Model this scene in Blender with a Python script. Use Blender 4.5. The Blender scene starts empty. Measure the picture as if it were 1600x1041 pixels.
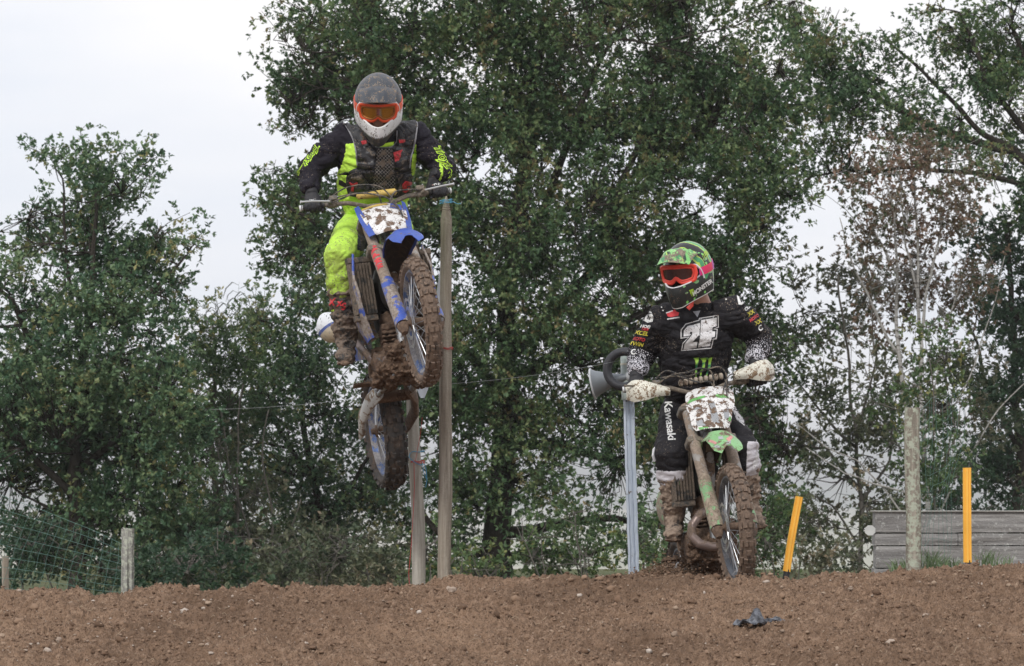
import bpy, bmesh, math, random
import numpy as np
from mathutils import Vector, Matrix
from mathutils.bvhtree import BVHTree
random.seed(7)
rng = np.random.default_rng(7)
SC = bpy.context.scene
COL = SC.collection

# ------------------------------------------------------------------ camera
CAM_Z = 1.65
FPX = 6380.0                      # focal length in pixels of the 1600 px wide photograph
PITCH = math.atan(200.0 / FPX)
cam_d = bpy.data.cameras.new('camera')
cam = bpy.data.objects.new('camera', cam_d)
COL.objects.link(cam)
cam.location = (0, 0, CAM_Z)
cam.rotation_euler = (math.radians(90) + PITCH, 0, 0)
cam_d.sensor_width = 36
cam_d.lens = FPX / 1600 * 36
cam_d.clip_start = 0.5
cam_d.clip_end = 20000
SC.camera = cam
cam_d.dof.use_dof = True
cam_d.dof.focus_distance = 21.9
cam_d.dof.aperture_fstop = 16

# ------------------------------------------------------------------ sky and sun
SUN_EL, SUN_AZ = math.radians(42), math.radians(-158)   # high sun behind the camera's left shoulder, veiled by cloud
world = bpy.data.worlds.new('World')
SC.world = world
world.use_nodes = True
nt = world.node_tree
nt.nodes.clear()
wo = nt.nodes.new('ShaderNodeOutputWorld')
bg = nt.nodes.new('ShaderNodeBackground')
sky = nt.nodes.new('ShaderNodeTexSky')
sky.sky_type = 'NISHITA'
sky.sun_disc = False
sky.sun_elevation = SUN_EL
sky.sun_rotation = SUN_AZ
tc = nt.nodes.new('ShaderNodeTexCoord')
mp = nt.nodes.new('ShaderNodeMapping')
mp.inputs['Scale'].default_value = (2.2, 2.2, 9.0)
no = nt.nodes.new('ShaderNodeTexNoise')
no.inputs['Scale'].default_value = 1.5
no.inputs['Detail'].default_value = 5
no.inputs['Roughness'].default_value = 0.5
rp = nt.nodes.new('ShaderNodeValToRGB')
rp.color_ramp.elements[0].position = 0.40
rp.color_ramp.elements[0].color = (7.6, 7.9, 8.6, 1)
rp.color_ramp.elements[1].position = 0.60
rp.color_ramp.elements[1].color = (9.3, 9.15, 9.25, 1)
mx = nt.nodes.new('ShaderNodeMix')
mx.data_type = 'RGBA'
mx.inputs[0].default_value = 0.96
nt.links.new(tc.outputs['Generated'], mp.inputs['Vector'])
nt.links.new(mp.outputs[0], no.inputs['Vector'])
nt.links.new(no.outputs[0], rp.inputs[0])
nt.links.new(sky.outputs[0], mx.inputs[6])
nt.links.new(rp.outputs[0], mx.inputs[7])
nt.links.new(mx.outputs[2], bg.inputs['Color'])
bg.inputs['Strength'].default_value = 0.1
nt.links.new(bg.outputs[0], wo.inputs['Surface'])
sun_d = bpy.data.lights.new('sun', 'SUN')
sun_d.energy = 1.5
sun_d.angle = math.radians(14)
sun_d.color = (1.0, 0.97, 0.92)
sun = bpy.data.objects.new('sun', sun_d)
COL.objects.link(sun)
sun_dir = Vector((math.sin(SUN_AZ) * math.cos(SUN_EL), math.cos(SUN_AZ) * math.cos(SUN_EL), math.sin(SUN_EL)))
sun.rotation_euler = sun_dir.to_track_quat('Z', 'Y').to_euler()
SC.view_settings.view_transform = 'Standard'
SC.view_settings.look = 'None'
SC.view_settings.exposure = 0.24
SC.view_settings.gamma = 1.0
SC.view_settings.use_curve_mapping = False
SC.cycles.max_bounces = 6
SC.cycles.diffuse_bounces = 3
SC.cycles.transparent_max_bounces = 8
SC.cycles.sample_clamp_indirect = 6

def at(px, py, Y):
    """world point seen at pixel (px, py) of the 1600 px photograph at world depth Y"""
    x = (px - 800) / FPX
    v = (520.5 - py) / FPX
    dy = math.cos(PITCH) - v * math.sin(PITCH)
    dz = math.sin(PITCH) + v * math.cos(PITCH)
    k = Y / dy
    return Vector((x * k, Y, CAM_Z + dz * k))

# ------------------------------------------------------------------ shader helpers
MUD_A = (0.20, 0.135, 0.092)
MUD_B = (0.075, 0.050, 0.036)

class NT:
    def __init__(s, name):
        s.m = bpy.data.materials.new(name)
        s.m.use_nodes = True
        s.t = s.m.node_tree
        s.b = s.t.nodes['Principled BSDF']
        s.o = s.t.nodes['Material Output']
        s.tc = s.n('ShaderNodeTexCoord')
        s.co = s.tc.outputs['Object']
    def n(s, t, **kw):
        k = s.t.nodes.new(t)
        for a, b in kw.items():
            setattr(k, a, b)
        return k
    def L(s, a, b):
        s.t.links.new(a, b)
    def put(s, sock, v):
        if isinstance(v, (int, float)):
            sock.default_value = v
        elif isinstance(v, tuple):
            sock.default_value = v if len(v) == 4 or len(sock.default_value) == 3 else (*v, 1)
        else:
            s.L(v, sock)
    def map(s, scale=(1, 1, 1), rot=(0, 0, 0), co=None):
        k = s.n('ShaderNodeMapping')
        k.inputs['Scale'].default_value = scale
        k.inputs['Rotation'].default_value = rot
        s.L(co or s.co, k.inputs[0])
        return k.outputs[0]
    def noise(s, scale, detail=4, rough=.55, co=None, dist=0.0):
        k = s.n('ShaderNodeTexNoise')
        k.inputs['Scale'].default_value = scale
        k.inputs['Detail'].default_value = detail
        k.inputs['Roughness'].default_value = rough
        k.inputs['Distortion'].default_value = dist
        s.L(co or s.co, k.inputs['Vector'])
        return k.outputs[0]
    def vor(s, scale, co=None, feature='F1', out='Distance', rnd=1.0):
        k = s.n('ShaderNodeTexVoronoi')
        k.feature = feature
        k.inputs['Scale'].default_value = scale
        k.inputs['Randomness'].default_value = rnd
        s.L(co or s.co, k.inputs['Vector'])
        return k.outputs[out]
    def ramp(s, fac, stops):
        k = s.n('ShaderNodeValToRGB')
        cr = k.color_ramp
        while len(cr.elements) < len(stops):
            cr.elements.new(0.5)
        for e, (p, c) in zip(cr.elements, stops):
            e.position = p
            e.color = (*c, 1) if isinstance(c, tuple) else (c, c, c, 1)
        s.put(k.inputs[0], fac)
        return k.outputs[0]
    def mix(s, f, a, b):
        k = s.n('ShaderNodeMix', data_type='RGBA')
        s.put(k.inputs[0], f)
        s.put(k.inputs[6], a)
        s.put(k.inputs[7], b)
        return k.outputs[2]
    def math(s, op, a, b=0.0):
        k = s.n('ShaderNodeMath', operation=op)
        s.put(k.inputs[0], a)
        s.put(k.inputs[1], b)
        return k.outputs[0]
    def attr(s, name, out='Fac'):
        k = s.n('ShaderNodeAttribute')
        k.attribute_name = name
        return k.outputs[out]
    def sep(s, axis, co=None):
        k = s.n('ShaderNodeSeparateXYZ')
        s.L(co or s.co, k.inputs[0])
        return k.outputs[axis]
    def bump(s, h, strength=.5, dist=.01):
        k = s.n('ShaderNodeBump')
        k.inputs['Strength'].default_value = strength
        k.inputs['Distance'].default_value = dist
        s.L(h, k.inputs['Height'])
        s.L(k.outputs[0], s.b.inputs['Normal'])
    def fin(s, col, rough=.6, metal=0.0, spec=.5):
        s.put(s.b.inputs['Base Color'], col)
        s.put(s.b.inputs['Roughness'], rough)
        s.put(s.b.inputs['Metallic'], metal)
        s.b.inputs['Specular IOR Level'].default_value = spec
        return s.m

def muddy(name, col, rough=.45, metal=0.0, mud=.4, scale=14.0, spk=.5, spec=.5, bump=.35, tan=MUD_A, dark=MUD_B, vary=.12, colfn=None):
    """coloured surface with dried mud splashes: mud 0..1 = share covered by blotches, spk = fine spatter"""
    s = NT(name)
    base = colfn(s) if colfn else col
    if vary and not colfn:
        v = s.noise(9, 3)
        base = s.mix(s.ramp(v, [(.3, 0.0), (.7, 1.0)]), tuple(c * (1 - vary) for c in col), tuple(min(1, c * (1 + vary)) for c in col))
    mudc = s.mix(s.ramp(s.noise(scale * 4, 5, .65), [(.35, 0.0), (.65, 1.0)]), dark, tan)
    n1 = s.noise(scale, 8, .68, dist=.3)
    t = .5 + (.5 - mud) * .42
    f1 = s.ramp(n1, [(max(0, t - .012), 0.0), (min(1, t + .02), 1.0)])
    out = f1
    if spk > 0:
        v1 = s.vor(scale * 7)
        big = s.noise(scale * 1.6, 3)
        thr = s.math('MULTIPLY', s.ramp(big, [(.38, 0.0), (.62, 1.0)]), .26 * spk + .1)
        sp = s.math('LESS_THAN', v1, thr)
        out = s.math('MAXIMUM', f1, sp)
    c = s.mix(out, base, mudc)
    r = s.math('ADD', s.math('MULTIPLY', out, .88 - rough), rough)
    h = s.math('ADD', s.math('MULTIPLY', out, .6), s.math('MULTIPLY', s.noise(scale * 9, 5, .7), .35))
    s.bump(h, bump, .006)
    mt = s.math('MULTIPLY', s.math('SUBTRACT', 1.0, out), metal) if metal else 0.0
    return s.fin(c, r, mt, spec)

def plain(name, col, rough=.6, metal=0.0, bscale=0, bstr=.2, vary=.15, vscale=8, spec=.5):
    s = NT(name)
    c = s.mix(s.ramp(s.noise(vscale, 5, .6), [(.3, 0.0), (.7, 1.0)]), tuple(x * (1 - vary) for x in col), tuple(min(1, x * (1 + vary)) for x in col))
    if bscale:
        s.bump(s.noise(bscale, 5, .6), bstr, .005)
    return s.fin(c, rough, metal, spec)

# ------------------------------------------------------------------ mesh helpers
def mesh_np(name, V, F4=None, F3=None):
    """fast mesh from arrays: F4 quads (n,4), F3 tris (n,3)"""
    me = bpy.data.meshes.new(name)
    V = np.asarray(V, dtype=np.float32)
    nq = 0 if F4 is None else len(F4)
    ntr = 0 if F3 is None else len(F3)
    me.vertices.add(len(V))
    me.vertices.foreach_set('co', V.ravel())
    loops = np.concatenate([a.ravel() for a in ((F4 if nq else None), (F3 if ntr else None)) if a is not None]).astype(np.int32)
    me.loops.add(len(loops))
    me.loops.foreach_set('vertex_index', loops)
    st = np.concatenate([np.arange(nq) * 4, nq * 4 + np.arange(ntr) * 3]).astype(np.int32)
    me.polygons.add(nq + ntr)
    me.polygons.foreach_set('loop_start', st)
    me.update(calc_edges=True)
    return me

class MB:
    """collects pieces of one mesh"""
    def __init__(s):
        s.V, s.F = [], []
    def add(s, V, F):
        o = len(s.V)
        s.V += [Vector(v) for v in V]
        s.F += [tuple(i + o for i in f) for f in F]
        return s
    def tube(s, P, R, seg=12, cap=True, flat=None, up=None, closed=False):
        """tube along points P with radii R; R items may be (a, b) half axes; up fixes the first axis' side vector"""
        P = [Vector(p) for p in P]
        n = len(P)
        if not isinstance(R, (list, tuple)) or (len(R) == 2 and n != 2 and not isinstance(R[0], tuple)):
            R = [R] * n
        T = []
        for i in range(n):
            if closed:
                a, b = P[(i - 1) % n], P[(i + 1) % n]
            else:
                a, b = P[max(0, i - 1)], P[min(n - 1, i + 1)]
            T.append((b - a).normalized())
        u = Vector(up) if up is not None else (Vector((1, 0, 0)) if abs(T[0].x) < .8 else Vector((0, 1, 0)))
        V, F = [], []
        for i in range(n):
            u = (u - T[i] * u.dot(T[i]))
            if u.length < 1e-6:
                u = T[i].orthogonal()
            u.normalize()
            w = T[i].cross(u)
            r = R[i] if isinstance(R[i], tuple) else (R[i], R[i])
            for k in range(seg):
                a = 2 * math.pi * k / seg
                V.append(P[i] + u * (math.cos(a) * r[0]) + w * (math.sin(a) * r[1]))
        m = n if closed else n - 1
        for i in range(m):
            j = (i + 1) % n
            for k in range(seg):
                l = (k + 1) % seg
                F.append((i * seg + k, i * seg + l, j * seg + l, j * seg + k))
        if cap and not closed:
            V.append(P[0]); V.append(P[-1])
            for k in range(seg):
                l = (k + 1) % seg
                F.append((n * seg, l, k))
                F.append((n * seg + 1, (n - 1) * seg + k, (n - 1) * seg + l))
        return s.add(V, F)
    def lathe(s, prof, seg=24, M=None, closed=False):
        """profile of (radius, height) turned about Z; M places it"""
        M = M or Matrix()
        V, F = [], []
        n = len(prof)
        for r, h in prof:
            for k in range(seg):
                a = 2 * math.pi * k / seg
                V.append(M @ Vector((r * math.cos(a), r * math.sin(a), h)))
        for i in range(n if closed else n - 1):
            j = (i + 1) % n
            for k in range(seg):
                l = (k + 1) % seg
                F.append((i * seg + k, i * seg + l, j * seg + l, j * seg + k))
        if not closed:
            if prof[0][0] > 1e-5:
                F.append(tuple(range(seg))[::-1])
            if prof[-1][0] > 1e-5:
                F.append(tuple((n - 1) * seg + k for k in range(seg)))
        return s.add(V, F)
    def box(s, c, h, M=None, bev=0.0, seg=2):
        bm = bmesh.new()
        bmesh.ops.create_cube(bm, size=1)
        for v in bm.verts:
            v.co = Vector((v.co.x * h[0] * 2, v.co.y * h[1] * 2, v.co.z * h[2] * 2))
        if bev:
            bmesh.ops.bevel(bm, geom=bm.edges[:], offset=bev, segments=seg, affect='EDGES', profile=.5)
        T = Matrix.Translation(Vector(c)) @ (M or Matrix())
        bm.verts.ensure_lookup_table()
        s.add([T @ v.co for v in bm.verts], [tuple(v.index for v in f.verts) for f in bm.faces])
        bm.free()
        return s
    def sheet(s, G, thick=.003):
        """grid of points G[i][j] given a real thickness"""
        n, m = len(G), len(G[0])
        G = [[Vector(p) for p in r] for r in G]
        N = [[None] * m for _ in range(n)]
        for i in range(n):
            for j in range(m):
                a = G[min(n - 1, i + 1)][j] - G[max(0, i - 1)][j]
                b = G[i][min(m - 1, j + 1)] - G[i][max(0, j - 1)]
                c = a.cross(b)
                N[i][j] = c.normalized() if c.length > 1e-9 else Vector((0, 0, 1))
        V = [G[i][j] + N[i][j] * thick / 2 for i in range(n) for j in range(m)]
        V += [G[i][j] - N[i][j] * thick / 2 for i in range(n) for j in range(m)]
        o = n * m
        F = []
        for i in range(n - 1):
            for j in range(m - 1):
                a, b, c, d = i * m + j, i * m + j + 1, (i + 1) * m + j + 1, (i + 1) * m + j
                F.append((a, d, c, b)); F.append((o + a, o + b, o + c, o + d))
        for i in range(n - 1):
            a, d = i * m, (i + 1) * m
            F.append((a, o + a, o + d, d))
            a, d = a + m - 1, d + m - 1
            F.append((a, d, o + d, o + a))
        for j in range(m - 1):
            a, b = j, j + 1
            F.append((a, b, o + b, o + a))
            a, b = (n - 1) * m + j, (n - 1) * m + j + 1
            F.append((a, o + a, o + b, b))
        return s.add(V, F)
    def prism(s, poly, z0, z1, M=None):
        """polygon (x, y) extruded z0..z1, placed by M"""
        M = M or Matrix()
        n = len(poly)
        V = [M @ Vector((x, y, z0)) for x, y in poly] + [M @ Vector((x, y, z1)) for x, y in poly]
        F = [tuple(range(n))[::-1], tuple(range(n, 2 * n))]
        F += [(i, (i + 1) % n, n + (i + 1) % n, n + i) for i in range(n)]
        return s.add(V, F)
    def build(s, name, mat, parent=None, smooth=True, bevel=0, sub=0, displace=None, sharp=40):
        me = bpy.data.meshes.new(name)
        me.from_pydata([tuple(v) for v in s.V], [], s.F)
        me.update()
        ob = bpy.data.objects.new(name, me)
        COL.objects.link(ob)
        if mat:
            me.materials.append(mat)
        if parent:
            ob.parent = parent
        bm = bmesh.new(); bm.from_mesh(me)
        bmesh.ops.recalc_face_normals(bm, faces=bm.faces)
        if bevel:
            bmesh.ops.bevel(bm, geom=[e for e in bm.edges if e.calc_face_angle(0) > math.radians(35)], offset=bevel, segments=2, affect='EDGES')
        if sub:
            bmesh.ops.subdivide_edges(bm, edges=bm.edges[:], cuts=sub, use_grid_fill=True)
        for f in bm.faces:
            f.smooth = smooth
        if smooth and sharp:
            for e in bm.edges:
                if e.is_manifold and e.calc_face_angle(0) > math.radians(sharp):
                    e.smooth = False
        bm.to_mesh(me); bm.free()
        if displace:
            wobble(me, *displace)
        return ob

class Rnd3:
    """cheap smooth 3D noise for arrays: sum of random sine waves, about -1..1"""
    def __init__(s, seed, freq, octaves=3, waves=10, rough=.55):
        r = np.random.default_rng(seed)
        s.w = []
        a, tot = 1.0, 0
        for o in range(octaves):
            k = r.normal(size=(waves, 3)); k /= np.linalg.norm(k, axis=1)[:, None]
            k *= freq * 2 ** o * 2 * math.pi * r.uniform(.7, 1.4, waves)[:, None]
            s.w.append((k.T, r.uniform(0, 2 * math.pi, waves), a)); tot += a
            a *= rough
        s.norm = 1.0 / (tot * math.sqrt(waves / 2) * .9)
    def __call__(s, P):
        out = np.zeros(len(P))
        for k, ph, a in s.w:
            out += a * np.sin(P @ k + ph).sum(1)
        return out * s.norm

def creases(me, amp, freq, seed=1, stretch=(1, 1, 1)):
    P = coords(me).astype(float)
    N = np.empty(len(P) * 3, dtype=np.float32); me.vertices.foreach_get('normal', N)
    S = P * np.array(stretch)
    r = Rnd3(seed, freq, 2, 8, .5)(S + Rnd3(seed + 1, freq * .4, 1)(P)[:, None] * .12)
    d = (np.abs(r) ** .7 - .55) * amp
    P += N.reshape(-1, 3) * d[:, None]
    me.vertices.foreach_set('co', P.astype(np.float32).ravel())
    me.update()

def coords(me):
    a = np.empty(len(me.vertices) * 3, dtype=np.float32)
    me.vertices.foreach_get('co', a)
    return a.reshape(-1, 3)

def wobble(me, amp, freq, seed=1, octaves=3):
    P = coords(me).astype(float)
    N = np.empty(len(P) * 3, dtype=np.float32); me.vertices.foreach_get('normal', N)
    d = Rnd3(seed, freq, octaves)(P) * amp
    P += N.reshape(-1, 3) * d[:, None]
    me.vertices.foreach_set('co', P.astype(np.float32).ravel())
    me.update()

def link(name, me, mat, parent=None):
    o = bpy.data.objects.new(name, me)
    COL.objects.link(o)
    if mat:
        me.materials.append(mat)
    if parent:
        o.parent = parent
    return o

def tag(o, label=None, cat=None, group=None, kind=None):
    if label: o['label'] = label
    if cat: o['category'] = cat
    if group: o['group'] = group
    if kind: o['kind'] = kind
    return o

def empty(name, loc, label=None, cat=None, group=None, mat=None, parent=None):
    e = bpy.data.objects.new(name, None)
    e.empty_display_size = .1
    COL.objects.link(e)
    if mat is not None:
        e.matrix_world = mat
    else:
        e.location = loc
    if parent: e.parent = parent
    return tag(e, label, cat, group)

def interp(xs, ys, x):
    return float(np.interp(x, xs, ys))
# ------------------------------------------------------------------ the land
YC = 21.0                                   # distance of the mound's crest
cx_ = [-14, -3.0, -1.9, -1.0, -0.15, 0.9, 1.4, 2.0, 2.6, 3.2, 14]
cp_ = [933, 930, 924, 916, 909, 907, 900, 894, 895, 900, 908]
crest_z = [at(800, p, YC).z for p in cp_]
nz_big = Rnd3(11, .55, 2)
nz_mid = Rnd3(12, 2.6, 3)
nz_fin = Rnd3(13, 11.0, 3, 14, .7)
nz_mic = Rnd3(14, 34.0, 2, 14, .8)

def ground_h(X, Y, fine=True):
    X = np.asarray(X, float); Y = np.asarray(Y, float)
    cz = np.interp(X, cx_, crest_z)
    d = Y - YC
    front = np.where(d < 0, -d, 0)
    # front face: rounded lip, then a slope of about 0.24, easing out at the foot
    f = np.sqrt((front * .24) ** 2 + .02 ** 2) - .02
    z_front = cz - np.minimum(f, 1.02 + .0 * f)
    back = np.where(d > 0, d, 0)
    f2 = np.sqrt((back * .27) ** 2 + .03 ** 2) - .03
    shelf = .044 * np.minimum(back, 6.5) + .30 * np.maximum(back - 6.5, 0)      # level shelf carrying the sleeper wall
    k_ = np.clip((X - 1.75) / .5, 0, 1); k_ = k_ * k_ * (3 - 2 * k_)
    z_back = cz - f2 * (1 - k_) - shelf * k_
    low = -.9 + .57 * np.clip((Y - 27) / 10, 0, 1) + 0 * X
    z = np.where(d < 0, np.maximum(z_front, 0.0), np.maximum(z_back, low))
    far = np.clip((Y - 75) / 380, 0, 1)
    z = z - 62 * far ** 1.15
    P = np.stack([X, Y, np.zeros_like(X)], -1).reshape(-1, 3)
    near = np.exp(-np.clip((np.abs(d) - 6), 0, None) / 8).reshape(-1)
    w = nz_big(P) * .016 + nz_mid(P) * .018
    if fine:
        g = nz_fin(P) * .0105 + nz_mic(P) * .0085 + np.maximum(0, nz_mid(P * 2.3 + 5) - .5) * .012
        w = w + g
    return z + (w * near).reshape(X.shape)

def gh(x, y):
    return float(ground_h(np.array([x]), np.array([y]), False)[0])

def dirt_mat():
    s = NT('dirt')
    c = s.n('ShaderNodeNewGeometry').outputs['Position']
    n = s.noise(2.2, 6, .6, co=c)
    n2 = s.noise(26, 6, .72, co=c)
    n3 = s.noise(120, 4, .7, co=c)
    base = s.ramp(n2, [(.30, (.085, .053, .034)), (.44, (.205, .130, .085)), (.56, (.30, .198, .134)), (.72, (.43, .31, .222))])
    b2 = s.mix(s.ramp(n, [(.38, 0.0), (.66, 1.0)]), base, (.325, .21, .138))
    b2 = s.mix(.42, base, b2)
    pt = s.noise(.9, 4, .6, co=c)
    b2 = s.mix(s.math('MULTIPLY', s.ramp(pt, [(.36, 1.0), (.50, 0.0)]), .45), b2, (.12, .074, .047))
    b2 = s.mix(s.math('MULTIPLY', s.ramp(pt, [(.52, 0.0), (.68, 1.0)]), .4), b2, (.37, .245, .16))
    # dark crumbs and pale grit
    b3 = s.mix(s.ramp(n3, [(.36, 1.0), (.48, 0.0)]), b2, (.095, .058, .038))
    v = s.vor(70, co=c)
    g = s.math('LESS_THAN', v, s.math('MULTIPLY', s.ramp(s.noise(6, 3, co=c), [(.45, 0.0), (.7, 1.0)]), .16))
    b4 = s.mix(g, b3, (.46, .38, .31))
    # grass and weeds take over behind the mound
    y = s.sep(1, c)
    far = s.ramp(s.math('MULTIPLY', s.math('SUBTRACT', y, 24.0), .1), [(0.0, 0.0), (.4, 1.0)])
    gr = s.mix(s.noise(1.2, 5, co=c), (.06, .085, .03), (.13, .13, .06))
    farther = s.ramp(s.math('MULTIPLY', s.math('SUBTRACT', y, 90.0), .005), [(0.0, 0.0), (.5, 1.0)])
    fields = s.mix(s.ramp(s.vor(.006, co=c, out='Color'), [(.3, 0.0), (.6, 1.0)]), (.52, .48, .36), (.34, .35, .22))
    gr = s.mix(farther, gr, fields)
    col = s.mix(far, b4, gr)
    h = s.math('ADD', s.math('MULTIPLY', n2, .6), s.math('MULTIPLY', n3, .5))
    s.bump(h, .9, .024)
    return s.fin(col, .95, 0, .25)
DIRT = dirt_mat()

def axis(segs):
    out = []
    for a, b, n in segs:
        out += list(np.linspace(a, b, n, endpoint=False))
    return np.array(out + [segs[-1][1]])
gx = axis([(-6500, -600, 14), (-600, -60, 18), (-60, -9, 30), (-9, -3.2, 90), (-3.2, 3.2, 800), (3.2, 9, 90), (9, 60, 30), (60, 600, 18), (600, 6500, 14)])
gy = axis([(-40, 10, 20), (10, 18.6, 60), (18.6, 21.35, 290), (21.35, 26, 90), (26, 75, 50), (75, 480, 40), (480, 9000, 40)])
GX, GY = np.meshgrid(gx, gy)
GZ = ground_h(GX, GY)
V = np.stack([GX, GY, GZ], -1).reshape(-1, 3)
ni, nj = GX.shape
ii, jj = np.meshgrid(np.arange(ni - 1), np.arange(nj - 1), indexing='ij')
a = (ii * nj + jj).ravel()
F4 = np.stack([a, a + 1, a + nj + 1, a + nj], -1)
me = mesh_np('ground', V, F4=F4)
me.polygons.foreach_set('use_smooth', np.ones(len(F4), dtype=bool))
ground = tag(link('ground', me, DIRT), kind='structure')

# distant hills on the horizon
HILL = plain('far_woods', (.10, .13, .08), .9, vscale=.004, vary=.5)
for nm, y0, zt, amp, seed, n in (('hills', 8200, -30, 70, 5, 160), ('hills', 6300, -50, 45, 9, 160)):
    r = Rnd3(seed, 1 / 2600, 4)
    xs = np.linspace(-5200, 5200, n)
    vv, ff = [], []
    prof = np.stack([xs, xs * 0, xs * 0], -1)
    hh = zt + amp * (.75 + .5 * r(prof))
    for k, (dy, fz) in enumerate(((-900, 0.0), (-450, .62), (0, 1.0), (500, .5), (1000, 0.0))):
        for x, h in zip(xs, hh):
            vv.append((x, y0 + dy, -66 + (h + 66) * fz))
    ff = [(k * n + i, k * n + i + 1, (k + 1) * n + i + 1, (k + 1) * n + i) for k in range(4) for i in range(n - 1)]
    b = MB().add(vv, ff)
    tag(b.build(nm, HILL), kind='structure')

# ------------------------------------------------------------------ the air
def haze(density):
    s = NT('haze')
    v = s.n('ShaderNodeVolumePrincipled')
    v.inputs['Color'].default_value = (.985, .99, 1, 1)
    v.inputs['Density'].default_value = density
    v.inputs['Anisotropy'].default_value = .2
    s.L(v.outputs[0], s.o.inputs['Volume'])
    s.t.links.remove(s.o.inputs['Surface'].links[0])
    b = MB().box((0, 4700, -20), (6900, 5200, 57))
    o = b.build('haze', s.m, smooth=False)
    o['kind'] = 'stuff'
haze(.0003)

# ------------------------------------------------------------------ clods, grit and stones
def blobs(name, P, S, mats, seed, tone=None, flat=.7, kind='stuff', sub=0):
    """many small irregular lumps in one mesh, from a squashed octahedron or an icosphere"""
    r = np.random.default_rng(seed)
    bm = bmesh.new()
    bmesh.ops.create_icosphere(bm, subdivisions=1 + sub, radius=1)
    bv = np.array([v.co[:] for v in bm.verts]); bf = np.array([[v.index for v in f.verts] for f in bm.faces])
    bm.free()
    n, k = len(P), len(bv)
    jit = 1 + r.uniform(-.32, .32, (n, k, 1))
    ax = r.uniform(.6, 1.25, (n, 1, 3)); ax[:, :, 2] *= flat
    q = r.uniform(0, 2 * math.pi, n)
    c, s_ = np.cos(q), np.sin(q)
    B = bv[None] * jit * ax
    X = B[:, :, 0] * c[:, None] - B[:, :, 1] * s_[:, None]
    Y = B[:, :, 0] * s_[:, None] + B[:, :, 1] * c[:, None]
    B = np.stack([X, Y, B[:, :, 2]], -1) * np.asarray(S)[:, None, None] + np.asarray(P)[:, None, :]
    F = (bf[None] + (np.arange(n) * k)[:, None, None]).reshape(-1, 3)
    me = mesh_np(name, B.reshape(-1, 3), F3=F)
    t = np.repeat(r.random(n).astype(np.float32), k)
    at_ = me.attributes.new('tone', 'FLOAT', 'POINT'); at_.data.foreach_set('value', t)
    o = link(name, me, mats)
    if kind: o['kind'] = kind
    return o

def clod_mat(name, stops):
    s = NT(name)
    c = s.n('ShaderNodeNewGeometry').outputs['Position']
    base = s.ramp(s.attr('tone'), stops)
    base = s.mix(s.math('MULTIPLY', s.noise(90, 4, co=c), .5), base, (.12, .07, .045))
    s.bump(s.noise(220, 3, co=c), .5, .004)
    return s.fin(base, .95, 0, .2)
CLOD = clod_mat('clod', [(0.0, (.10, .064, .043)), (.5, (.235, .152, .102)), (.85, (.33, .226, .156)), (1.0, (.44, .335, .25))])
PALE = clod_mat('pale_grit', [(0.0, (.33, .25, .19)), (.5, (.48, .39, .32)), (1.0, (.66, .59, .52))])

def scatter(n, y0, y1, x0=-3.3, x1=3.3):
    x = rng.uniform(x0, x1, n); y = rng.uniform(y0, y1, n)
    return x, y
x, y = scatter(30000, 18.7, 21.25)
m = (nz_mid(np.stack([x, y, x * 0 + 3], -1)) + rng.normal(0, .5, len(x))) > -.25
x, y = x[m], y[m]
z = ground_h(x, y)
s_ = .0040 + .0095 * rng.random(len(x)) ** 3.5
blobs('dirt_clods', np.stack([x, y, z + s_ * .1], -1), s_, CLOD, 3)
x, y = scatter(420, 19.0, 21.2)
z = ground_h(x, y); s_ = .012 + .016 * rng.random(len(x)) ** 2
blobs('dirt_lumps', np.stack([x, y, z], -1), s_, CLOD, 4, sub=1)
x, y = scatter(4200, 18.8, 21.2)
m = rng.random(len(x)) < np.clip(.55 - (x + 2) * .16, .22, 1)
x, y = x[m], y[m]
z = ground_h(x, y); s_ = .0035 + .0075 * rng.random(len(x)) ** 3
blobs('grit', np.stack([x, y, z + s_ * .25], -1), s_, PALE, 6, sub=0)

def ray_ground(px, py):
    """where the view ray through the pixel meets the mound's front face"""
    lo, hi = 15.0, YC + .3
    for k in range(60):
        m_ = lo + (hi - lo) * k / 59
        p = at(px, py, m_)
        if p.z <= gh(p.x, p.y):
            return Vector((p.x, p.y, gh(p.x, p.y)))
    return at(px, py, YC)

stone_spots = [(92, 1012, 9), (288, 965, 9), (75, 1028, 11), (40, 1020, 6), (222, 988, 7), (318, 967, 6), (325, 1013, 8), (392, 944, 9),
               (236, 964, 7), (478, 1013, 8), (745, 1010, 9), (655, 965, 8), (705, 929, 13), (1054, 1000, 10), (1014, 1033, 12), (1042, 1038, 10),
               (1197, 915, 9), (1436, 915, 7), (1329, 927, 8), (1532, 920, 8), (1446, 971, 9), (1392, 1008, 12), (905, 938, 8), (826, 1023, 6),
               (111, 950, 8), (30, 932, 9), (330, 1029, 7), (1240, 1008, 7), (1100, 932, 6), (1290, 995, 6)]
for k, (px, py, r_) in enumerate(stone_spots):
    p = ray_ground(px, py)
    o = blobs('stone', np.array([[0, 0, .2 * r_ / 300]]), [r_ / 290 * .55], PALE, 50 + k, flat=.75, kind=None, sub=1)
    for f in o.data.polygons: f.use_smooth = (k % 3 != 0)
    o.location = p
    tag(o, 'pale angular stone lying on the brown dirt of the mound', 'stone', 'pale stones on the dirt mound')

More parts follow.
